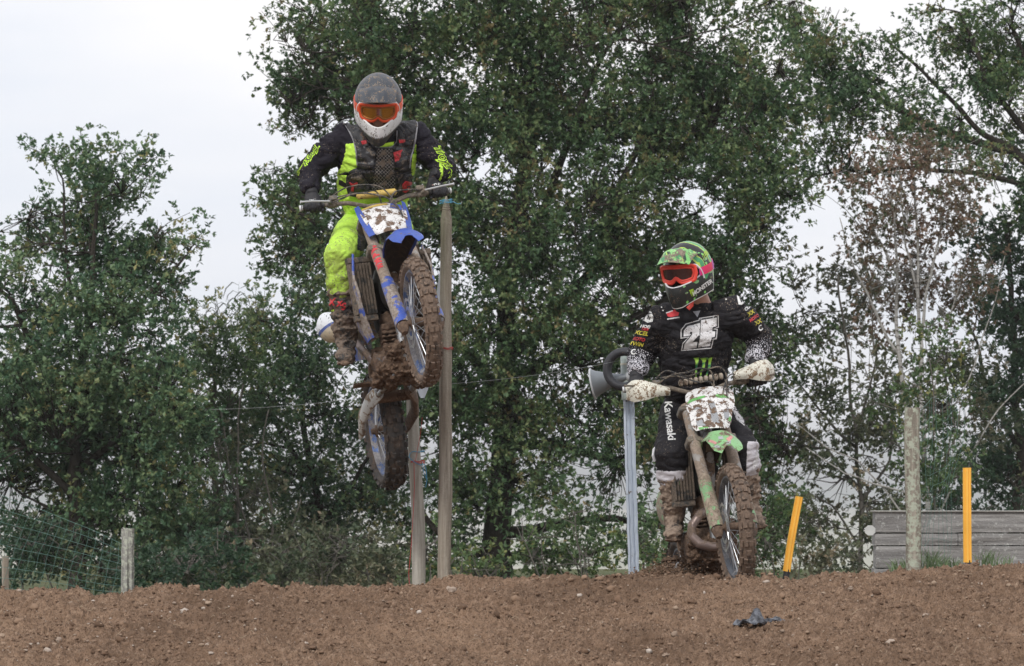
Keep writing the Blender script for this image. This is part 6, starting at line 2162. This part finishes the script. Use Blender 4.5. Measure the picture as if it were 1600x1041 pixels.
def lens_mat(name, a, b, c_, rough=.12):
    s = NT(name)
    x = s.math('ABSOLUTE', s.sep(0), 0.0)
    z = s.sep(2)
    col = s.ramp(s.math('MULTIPLY', x, 9.0), [(0.0, a), (.12, b), (.55, b), (.9, c_)])
    col = s.mix(s.math('MULTIPLY', s.noise(60, 4, .7), .35), col, (.12, .08, .03))
    return s.fin(col, rough, .75, .6)
ORANGE = muddy('orange_frame', (.80, .10, .035), .35, mud=.10, scale=20, spk=.4)
hel1, sh1, ch1, pk1, MH1 = helmet(rd1, P1['head'], Z1['fwd'], (0, 0, 1), dict(shell=HSH1, chin=HCH1, trim=M_BLACKP, trim2=M_WHT, vent=M_BLACK, peak=HPK1, gframe=ORANGE,
    lens=lens_mat('gold_lens', (.38, .16, .26), (.62, .32, .06), (.42, .12, .04)), lrim=plain('bronze_rim', (.30, .12, .03), .4, metal=.5), strap=ORANGE), dict(peak_drop=.0, plen=.232, scale=.96))
decal('peak_lettering', curve_text('BELL', .024, offset=.0006), Vector((0, -.225, .07)), (1, 0, 0), (0, -.55, .85), [bvh_of(pk1)], M_GRY, hel1, .0025, .008)
# chest protector laid over the jersey
Zs, Zx, Zy = 4.003, 440, 90
vest_px = zoomed([(368, 378), (398, 366), (450, 362), (498, 440), (530, 520), (590, 566), (690, 568), (722, 530), (722, 450), (748, 366), (800, 362), (838, 380), (850, 425), (838, 520), (806, 640), (800, 700), (818, 745), (812, 850), (700, 868), (560, 868), (414, 856), (406, 750), (425, 714), (476, 688), (470, 600), (452, 520), (412, 440)], Zs, Zx, Zy)
TJ1 = bvh_of(jer1)
VEST = muddy('black_vest', (.018, .018, .021), .55, mud=.22, scale=14, spk=1.1, tan=(.22, .18, .145), dark=(.10, .08, .065))
vest = pxd('chest_protector', [vest_px], (597, 240), Y1 + .1, base1, [TJ1], VEST, rd1, off=.016, thick=-.012, maxe=.010)
TV1 = bvh_of(vest)
PIPE = plain('grey_piping', (.26, .26, .28), .6)
kk = (Y1 + .1) / FPX
def outline_tube(name, pts_px, r, mat, parent, targets, base, Y, off=.003, step=.008):
    P = []
    for a, c in zip(pts_px[:-1], pts_px[1:]):
        n = max(2, int(math.dist(a, c) * Y / FPX / step))
        for k in range(n):
            x, y = a[0] + (c[0] - a[0]) * k / n, a[1] + (c[1] - a[1]) * k / n
            o = at(x, y, Y) - base
            best = None
            for t in targets:
                h, _, _, d = t.ray_cast(o + Vector((0, -.4, 0)), Vector((0, 1, 0)), .9)
                if h and (best is None or d < best[1]): best = (h, d)
            if best: P.append(best[0] + Vector((0, -off, 0)))
    if len(P) < 3: return None
    for _ in range(2):
        P = [P[0]] + [(P[i - 1] + P[i] * 2 + P[i + 1]) / 4 for i in range(1, len(P) - 1)] + [P[-1]]
    return MB().tube(P, r, 8).build(name, mat, parent)
outline_tube('piping', [vest_px[i] for i in (0, 26, 25, 24, 23)], .0042, PIPE, vest, [TV1, TJ1], base1, Y1 + .1)
outline_tube('piping', [vest_px[i] for i in (10, 11, 12, 13, 14, 15)], .0042, PIPE, vest, [TV1, TJ1], base1, Y1 + .1)
outline_tube('piping', [vest_px[i] for i in (3, 4, 5, 6, 7, 8)], .0035, PIPE, vest, [TV1, TJ1], base1, Y1 + .1)
s = NT('vest_net')
co = s.map((75, 75, 75), (0, math.radians(45), 0))
gx_ = s.math('FRACT', s.sep(0, co)); gz_ = s.math('FRACT', s.sep(2, co))
lx = s.math('MINIMUM', gx_, gz_)
net = s.math('LESS_THAN', lx, .17)
c = s.mix(net, (.010, .010, .011), (.26, .24, .22))
md = s.ramp(s.noise(22, 7, .7), [(.52, 0.0), (.57, 1.0)])
c = s.mix(md, c, (.15, .115, .085))
s.bump(s.math('ADD', net, md), .7, .004)
NETM = s.fin(c, .8)
pxd('mesh_panel', [zoomed([(600, 575), (690, 575), (700, 650), (715, 840), (560, 850), (590, 700)], Zs, Zx, Zy)], (597, 240), Y1 + .1, base1, [TV1], NETM, vest, off=.003, maxe=.015)
PLATE = muddy('vest_plate', (.030, .030, .034), .35, mud=.35, scale=15, spk=1.2, tan=(.20, .165, .13), dark=(.09, .07, .058))
for ps in ([(478, 590), (500, 560), (560, 565), (592, 600), (575, 690), (520, 700), (480, 680)], [(722, 560), (770, 570), (785, 620), (775, 700), (735, 710), (722, 680), (700, 600)],
           [(420, 735), (490, 715), (545, 790), (548, 845), (425, 840)], [(732, 780), (770, 730), (800, 730), (808, 840), (728, 842)]):
    pxd('armour_plate', [zoomed(ps, Zs, Zx, Zy)], (597, 240), Y1 + .1, base1, [TV1], PLATE, vest, off=.008, thick=-.006, maxe=.012)
for ps in ([(492, 470), (530, 485), (545, 560), (505, 560)], [(735, 480), (772, 480), (772, 560), (728, 560)]):
    pxd('strap', [zoomed(ps, Zs, Zx, Zy)], (597, 240), Y1 + .1, base1, [TV1], M_BLACK, vest, off=.010, thick=-.008, maxe=.012)
for ps in ([(500, 530), (534, 524), (540, 546), (506, 552)], [(735, 520), (772, 516), (772, 534), (735, 538)], [(700, 600), (755, 580), (735, 650), (712, 660)],
           [(425, 778), (445, 790), (475, 780), (480, 795), (455, 800), (452, 830), (436, 828), (440, 800)], [(752, 830), (752, 790), (775, 770), (806, 772), (806, 790), (782, 795), (770, 815), (795, 800), (792, 822), (765, 838)]):
    pxd('red_buckle', [zoomed(ps, Zs, Zx, Zy)], (597, 240), Y1 + .1, base1, [TV1], M_REDB, vest, off=.014, thick=-.007, maxe=.012)
for ps in ([(560, 525), (592, 545), (590, 560), (566, 545)], [(630, 545), (705, 528), (700, 552), (640, 560)]):
    pxd('neon_patch', [zoomed(ps, Zs, Zx, Zy)], (597, 240), Y1 + .1, base1, [TV1, TJ1], M_NEON, jer1, off=.004)
for ps in ([(525, 640), (550, 645), (545, 668), (530, 665)], [(728, 650), (748, 643), (745, 668), (730, 684)]):
    pxd('neon_patch', [zoomed(ps, Zs, Zx, Zy)], (597, 240), Y1 + .1, base1, [TV1], M_NEON, vest, off=.012)
# waist belt
pxd('belt', [zoomed([(352, 755), (370, 760), (412, 790), (412, 812), (380, 800), (350, 785)], Zs, Zx, Zy)], (540, 285), Y1 + .1, base1, [TJ1], M_BLACKP, jer1, off=.004)
# script down both sleeves
def script(text, p0, p1, Y, N, size, base, tg, parent, flip=1, sp=.86):
    a, c = at(*p0, Y) - base, at(*p1, Y) - base
    U = (c - a) * flip
    for of, m, ex in ((.0022, M_NEON, .0040), (.0034, M_BLACKP, .0002)):
        decal('sleeve_lettering', curve_text(text, size, shear=.35, offset=ex, spacing=sp), (a + c) / 2, U, N, tg, m, parent, of, .007)
script('TroyLee', (501, 216), (467, 282), Y1 + .15, (-.62, -.75, .2), .064, base1, [TJ1], jer1)
script('TroyLee', (676, 222), (704, 282), Y1 + .15, (.72, -.66, .1), .062, base1, [TJ1], jer1)
# print on the gloves
for k, txt in (('a', 'FOX'), ('b', 'FOX')):
    g, ax, hf, hu, wr = gr1[k]
    gl = P1['glove' + k]
    decal('glove_print', curve_text('TLD', .022, shear=.2, offset=.0007), g + hu * .03 - hf * .012, ax if k == 'b' else -ax * -1 if False else Vector((1, 0, 0)), (hu * .6 + Vector((0, -1, 0)) * .8), [bvh_of(gl)], M_WHT, gl, .0016, .006)
# red and green print at the top of the near boot
TB = bvh_of(P1['boota'])
for px, py, w_, tx, m in ((517, 473, .03, 'X', M_WRED), (536, 480, .035, 'S', M_WRED), (530, 474, .025, 'x', M_WRED), (518, 484, .025, '-', M_NEON)):
    decal('boot_print', curve_text(tx, .05, shear=.3, offset=.002), at(px, py, Y1) - base1, (1, 0, .1), (0, -1, 0), [TB], m, P1['boota'], .003, .008)

# ======================= rider 2: black gear, landing =====================
bar2 = MW2 @ E2['bar'](0)
Y2 = bar2.y
pA2, pB2 = loc(MW2, -.19, .20, .42), loc(MW2, .19, .20, .42)
Z2 = dict(head=at(1075, 421, Y2 + .03), neck=at(1093, 474, Y2 + .13), chest=at(1088, 520, Y2 + .14), waist=at(1084, 594, Y2 + .24), pelvis=at(1090, 640, Y2 + .37),
    sha=at(1033, 503, Y2 + .10), shb=at(1147, 490, Y2 + .10), elba=at(1003, 553, Y2 + .25), elbb=at(1188, 528, Y2 + .25),
    hipa=at(1060, 642, Y2 + .34), hipb=at(1120, 642, Y2 + .34), kna=at(1050, 712, Y2 - .06), knb=at(1160, 700, Y2 - .02))
Z2['anka'] = at(1054, 808, Y2 + .10); Z2['toea'] = at(1051, 826, Y2 - .09)
Z2['ankb'] = at(1170, 793, Y2 + .12); Z2['toeb'] = at(1184, 806, Y2 - .06)
yw, pt = math.radians(-27), math.radians(13)
Z2['fwd'] = Vector((math.sin(yw) * math.cos(pt), -math.cos(yw) * math.cos(pt), -math.sin(pt)))
def cuffdots(s, c):
    z2 = s.attr('cuff')
    v = s.vor(125, out='Distance')
    hit = s.math('LESS_THAN', v, s.math('MULTIPLY', z2, .42))
    return s.mix(hit, c, (.62, .61, .66))
J2M = cloth('black_jersey', [(.014, .013, .016), (.55, .55, .58)], spk=1.0, mud=.03, pat=cuffdots)
T2M = cloth('black_trousers', [(.016, .015, .018), (.62, .60, .64)], spk=.7, mud=.12)
rd2, base2, P2, jer2, trs2, gr2 = rider('person in black jersey with white block logo and green helmet riding the green motorcycle', Z2, bike2, E2['bar'], MW2, dict(
    jersey=J2M, trousers=T2M, glove=M_GLOVE, boot=M_BOOT,
    torso=dict(hem=.35, r=[(.172, .130), (.185, .14), (.198, .145), (.205, .14), (.175, .11), (.12, .085), (.066, .062)],
               arm=[.085, .092, .086, .078, .070, .066, .055, .042]),
    legs=dict(r=[.10, .105, .098, .092, .092, .085, .078], end=.42, boot=.30)))
def z_c2(P):
    out = np.zeros(len(P))
    for k in 'ab':
        d2, t2 = seg_d(P, P2['elb' + k], P2['wr' + k]); d1, t1 = seg_d(P, P2['sh' + k], P2['elb' + k])
        side = -1 if k == 'a' else 1
        m = (d2 < .09) & (d2 <= d1 + .006) & ((P[:, 0] - P2['sh' + k].x) * side > .01)
        out = np.where(m, np.clip(.35 + t2 * 1.1, 0, 1.3), out)
    return out
set_zone(jer2, lambda P: np.zeros(len(P)))
set_zone(jer2, z_c2, 'cuff')
set_zone(trs2, lambda P: ((P[:, 2] < (at(1050, 736, Y2) - base2).z) & (P[:, 0] < P2['pelvis'].x) | (P[:, 0] > (at(1166, 700, Y2) - base2).x) & (P[:, 2] < (at(1160, 690, Y2) - base2).z)).astype(float))
# helmet: black and green
def peakcol(s):
    n = s.noise(26, 5, .7)
    x = s.sep(0); y = s.sep(1)
    st = s.math('FRACT', s.math('MULTIPLY', s.math('ADD', x, s.math('MULTIPLY', y, .6)), 11.0))
    c = s.ramp(st, [(0.0, (.05, .24, .09)), (.40, (.06, .28, .11)), (.42, (.50, .68, .12)), (.48, (.50, .68, .12)), (.5, (.02, .05, .03)), (.72, (.02, .05, .03)), (.74, (.20, .55, .16))])
    return s.mix(s.ramp(n, [(.5, 0.0), (.55, 1.0)]), c, (.30, .62, .20))
HPK2 = muddy('green_peak', (.1, .4, .1), .4, mud=.46, scale=15, spk=1.1, colfn=peakcol, tan=(.30, .24, .18), dark=(.13, .10, .08))
def shellcol(s):
    x = s.sep(0); z = s.sep(2); y = s.sep(1)
    st = s.math('FRACT', s.math('ADD', s.math('MULTIPLY', s.math('ADD', y, s.math('MULTIPLY', z, .35)), 9.0), s.math('MULTIPLY', s.noise(18, 2), .5)))
    c = s.ramp(st, [(0.0, (.018, .018, .02)), (.55, (.018, .018, .02)), (.57, (.48, .66, .10)), (.66, (.48, .66, .10)), (.68, (.07, .34, .14)), (.94, (.07, .34, .14)), (.96, (.48, .66, .10))])
    bl = s.ramp(s.vor(17, rnd=1.0), [(.16, 1.0), (.20, 0.0)])
    return s.mix(bl, c, (.25, .70, .18))
HSH2 = muddy('green_black_helmet', (.02, .02, .02), .3, mud=.10, scale=15, spk=.5, colfn=shellcol)
def chincol(s):
    z = s.sep(2)
    bl = s.ramp(s.vor(22), [(.18, 1.0), (.22, 0.0)])
    return s.mix(bl, (.02, .022, .022), (.22, .62, .14))
HCH2 = muddy('black_green_chin', (.02, .02, .02), .35, mud=.16, scale=16, spk=.8, colfn=chincol)
s = NT('pink_strap')
stc = s.ramp(s.math('FRACT', s.math('MULTIPLY', s.math('ADD', s.sep(1), s.math('MULTIPLY', s.sep(0), .5)), 6.0)), [(0.0, (.80, .025, .13)), (.55, (.80, .03, .10)), (.7, (.38, .10, .55)), (.85, (.75, .03, .2))])
PINK = s.fin(stc, .5)
CORAL = plain('coral_frame', (.85, .075, .05), .4, vary=.08)
WFR = plain('white_frame', (.72, .72, .74), .4)
hel2, sh2, ch2, pk2, MH2 = helmet(rd2, P2['head'], Z2['fwd'], (-.04, 0, 1), dict(shell=HSH2, chin=HCH2, trim=M_WHT, trim2=WFR, vent=M_BLACK, peak=HPK2, gframe=CORAL, lrim=CORAL,
    lens=lens_mat('smoky_lens', (.12, .07, .08), (.15, .08, .09), (.20, .06, .06), .2), strap=PINK), dict(peak_drop=.012, strap_up=.02))
TC = bvh_of(ch2)
nrm = Vector((.85, -.5, 0))
def claw(cx, cy, w, h):
    """three ragged vertical strokes"""
    r = random.Random(3)
    out = []
    for k, (dx, ln) in enumerate(((-.95, .93), (0, 1.0), (.95, .90))):
        L, R_ = [], []
        for i in range(9):
            t = i / 8
            ww = w * interp([0, .12, .5, 1], [.34, .20, .17, .03], t) * (1 + .25 * r.uniform(-1, 1))
            x = cx + dx * w * .55 * (1 - .25 * t) + w * .05 * math.sin(t * 7 + k)
            y = cy + h * .5 - h * ln * t
            L.append((x - ww, y)); R_.append((x + ww * .8, y))
        out.append(L + R_[::-1])
    return out
TS = bvh_of(sh2)
IM = MH2.inverted(); I3 = IM.to_3x3()
def on_head(nm, bm, px, py, ang, m, N=(0, -1, 0)):
    U = Vector((math.cos(math.radians(ang)), 0, math.sin(math.radians(ang))))
    decal(nm, bm, IM @ (at(px, py, P2['head'].y + base2.y) - base2), I3 @ U, I3 @ Vector(N), [TC, TS], m, hel2, .0025, .006, reach=.5)
LIME = plain('lime', (.45, .68, .05), .5)
on_head('chin_lettering', curve_text('MONSTER', .030, shear=.2, offset=.0012), 1096, 451, 36, M_WHT)
for ps_ in claw(0, 0, .017, .042):
    on_head('chin_claw_mark', poly_bm([ps_]), 1080, 460, 20, LIME)
for ps_ in claw(0, 0, .022, .075):
    on_head('shell_claw_mark', poly_bm([ps_]), 1103, 397, -32, LIME)
for x_, y_, r_ in ((1087, 442, 3.2), (1067, 450, 2), (1071, 460, 2), (1109, 425, 3.4), (1101, 406, 3), (1111, 434, 2)):
    on_head('green_spot', poly_bm([[(r_ * 1.25 * Y2 / FPX * math.cos(a), r_ * .8 * Y2 / FPX * math.sin(a)) for a in np.linspace(0, 2 * math.pi, 11)[:-1]]]), x_, y_, 30, M_GREEN)
# red chin strap end at the neck
MB().tube([MH2 @ Vector((.03, -.06, -.15)), MH2 @ Vector((.025, -.07, -.19)), MH2 @ Vector((.01, -.09, -.205))], [(.012, .004)] * 3, 8).build('chin_strap', CORAL, rd2)
# jersey prints
TJ2 = bvh_of(jer2)
KS, KX, KY = 3.718, 960, 360
WLOGO = muddy('white_logo', (.66, .65, .66), .7, mud=.12, scale=18, spk=1.0)
YLOGO = plain('yellow_logo', (.62, .55, .06), .6)
GREYD = plain('grey_logo', (.30, .31, .34), .6)
ref = (1095, 520)
ring_o = [(384, 630), (386, 578), (414, 542), (490, 520), (494, 508), (606, 490), (609, 563), (582, 572), (602, 572), (596, 632), (578, 634), (566, 686), (388, 700), (396, 655), (428, 622)]
ring_i = grow(ring_o, -5)
shp = [[(402, 617), (404, 582), (426, 556), (498, 538), (494, 606), (452, 650), (482, 648), (478, 682), (403, 692), (408, 660), (452, 606), (452, 590), (440, 590), (438, 612)],
       [(503, 536), (505, 521), (596, 506), (596, 556), (572, 562), (570, 586), (588, 586), (584, 618), (566, 622), (556, 672), (486, 681), (498, 614)]]
pxd('logo_border', [zoomed(ring_o, KS, KX, KY)], ref, Y2, base2, [TJ2], WLOGO, jer2, off=.0022, maxe=.010)
pxd('logo_ground', [zoomed(ring_i, KS, KX, KY)], ref, Y2, base2, [TJ2], M_BLACKP, jer2, off=.0034, maxe=.010)
pxd('logo_letters', [zoomed(p, KS, KX, KY) for p in shp], ref, Y2, base2, [TJ2], WLOGO, jer2, off=.0046, maxe=.010)
s = NT('claw_green')
cg = s.ramp(s.noise(30, 2), [(.42, (.035, .20, .09)), (.56, (.30, .52, .06))])
CLG = s.fin(cg, .6)
def zz(pts): return zoomed(pts, KS, KX, KY)
pxd('claw_mark', [zz([(460, 742), (495, 738), (490, 760), (484, 800), (482, 850), (474, 852), (472, 810), (474, 770), (470, 752)]),
                  zz([(498, 742), (545, 738), (530, 765), (528, 800), (512, 815), (508, 862), (498, 862), (502, 815), (512, 790), (514, 758)]),
                  zz([(538, 744), (572, 736), (564, 770), (560, 800), (548, 825), (544, 850), (532, 852), (540, 820), (548, 790), (550, 756)])], ref, Y2, base2, [TJ2], CLG, jer2, off=.003, maxe=.008)
pxd('chest_triangle', [zz([(458, 470), (502, 464), (484, 504)])], ref, Y2, base2, [TJ2], GREYD, jer2, off=.0028)
pxd('chest_badge', [zz([(302, 480), (345, 462), (352, 455), (362, 470), (378, 476), (372, 495), (330, 503), (312, 500)])], ref, Y2, base2, [TJ2], M_WRED, jer2, off=.0028)
pxd('chest_badge_bar', [zz([(306, 512), (378, 500), (380, 508), (308, 520)]), zz([(300, 476), (340, 462), (342, 468), (302, 482)])], ref, Y2, base2, [TJ2], WLOGO, jer2, off=.0034)
def dots(pts, r):
    out = []
    for x, y in pts:
        out.append([(x + r * math.cos(a), y + r * math.sin(a)) for a in np.linspace(0, 2 * math.pi, 7)[:-1]])
    return out
pxd('shoulder_dots', dots(zz([(264, 408), (269, 426), (276, 444), (284, 464), (647, 340), (650, 358), (652, 378), (652, 398)]), 1.3), ref, Y2, base2, [TJ2], M_WHT, jer2, off=.003, maxe=.01)
# shoulder shields and sleeve words, viewer's left then right
Na = Vector((-.45, -.9, .1)); Nb = Vector((.55, -.83, .1))
def sdec(nm, ps, N, m, off=.003):
    return pxd(nm, ps, ref, Y2, base2, [TJ2], m, jer2, off=off, maxe=.008)
sdec('shoulder_shield', [zz([(168, 490), (190, 457), (215, 468), (228, 505), (222, 530), (195, 534), (165, 515)])], Na, M_WHT)
sdec('shield_mark', [zz([(186, 480), (200, 476), (205, 505), (214, 500), (208, 515), (190, 512), (196, 498)])], Na, M_BLACKP, .004)
sdec('shoulder_shield', [zz([(715, 370), (728, 363), (745, 380), (768, 408), (742, 432), (722, 430), (718, 400)])], Nb, M_WHT)
sdec('shield_mark', [zz([(728, 385), (745, 395), (750, 410), (738, 418), (732, 400)])], Nb, M_BLACKP, .004)
def word(t, x, y, sz, m, N, ang=-12):
    U = Vector((math.cos(math.radians(ang)), 0, math.sin(math.radians(ang))))
    X, Y_ = zz([(x, y)])[0]
    decal('sleeve_lettering', curve_text(t, sz, shear=.2, offset=.0012), at(X, Y_, Y2) - base2, U, (0, -1, 0), [TJ2], m, jer2, .003, .007, reach=.4)
word('SHOEI', 176, 556, .022, M_WHT, Na); word('ODI', 180, 572, .020, M_WRED, Na)
word('XCEL', 160, 594, .030, YLOGO, Na); word('MOTO', 142, 628, .024, M_WRED, Na); word('TWIN', 132, 656, .028, YLOGO, Na)
word('ODI', 778, 448, .024, M_WHT, Nb, 40); word('XX', 798, 478, .030, YLOGO, Nb, 35); word('MOTO', 818, 506, .022, M_WRED, Nb, 35); word('XX', 842, 530, .030, YLOGO, Nb, 30); word('C', 856, 565, .04, M_WHT, Nb, 30); word('C', 112, 704, .04, M_WHT, Na, 10)
# trouser prints
TT2 = bvh_of(trs2)
decal('thigh_lettering', curve_text('Kawasaki', .062, offset=.0012, spacing=.95), at(1047, 657, Y2) - base2, (.05, 0, -1), (0, -1, 0), [TT2], M_WHT, trs2, .003, .009, reach=.5)
ZK = 5.204
pxd('thigh_patch', [zoomed([(968, 362), (1010, 366), (1052, 420), (1050, 470), (1064, 510), (1060, 548), (1000, 500), (980, 440)], ZK, 960, 560)], (1150, 640), Y2, base2, [TT2], WLOGO, trs2, off=.003)
pxd('side_stripe', [zoomed([(1150, 660), (1182, 700), (1172, 800), (1160, 860), (1120, 915), (1118, 860), (1150, 760)], ZK, 960, 560)], (1180, 710), Y2, base2, [TT2], WLOGO, trs2, off=.003)
KG = plain('pale_knee_guard', (.60, .60, .62), .4)
kc = P2['kna']
MB().tube([kc + Vector((-.085, .03, .045)), kc + Vector((-.100, .0, .03)), kc + Vector((-.104, -.01, .0)), kc + Vector((-.095, .0, -.03))], [(.008, .012)] * 4, 10).build('knee_guard', KG, rd2)
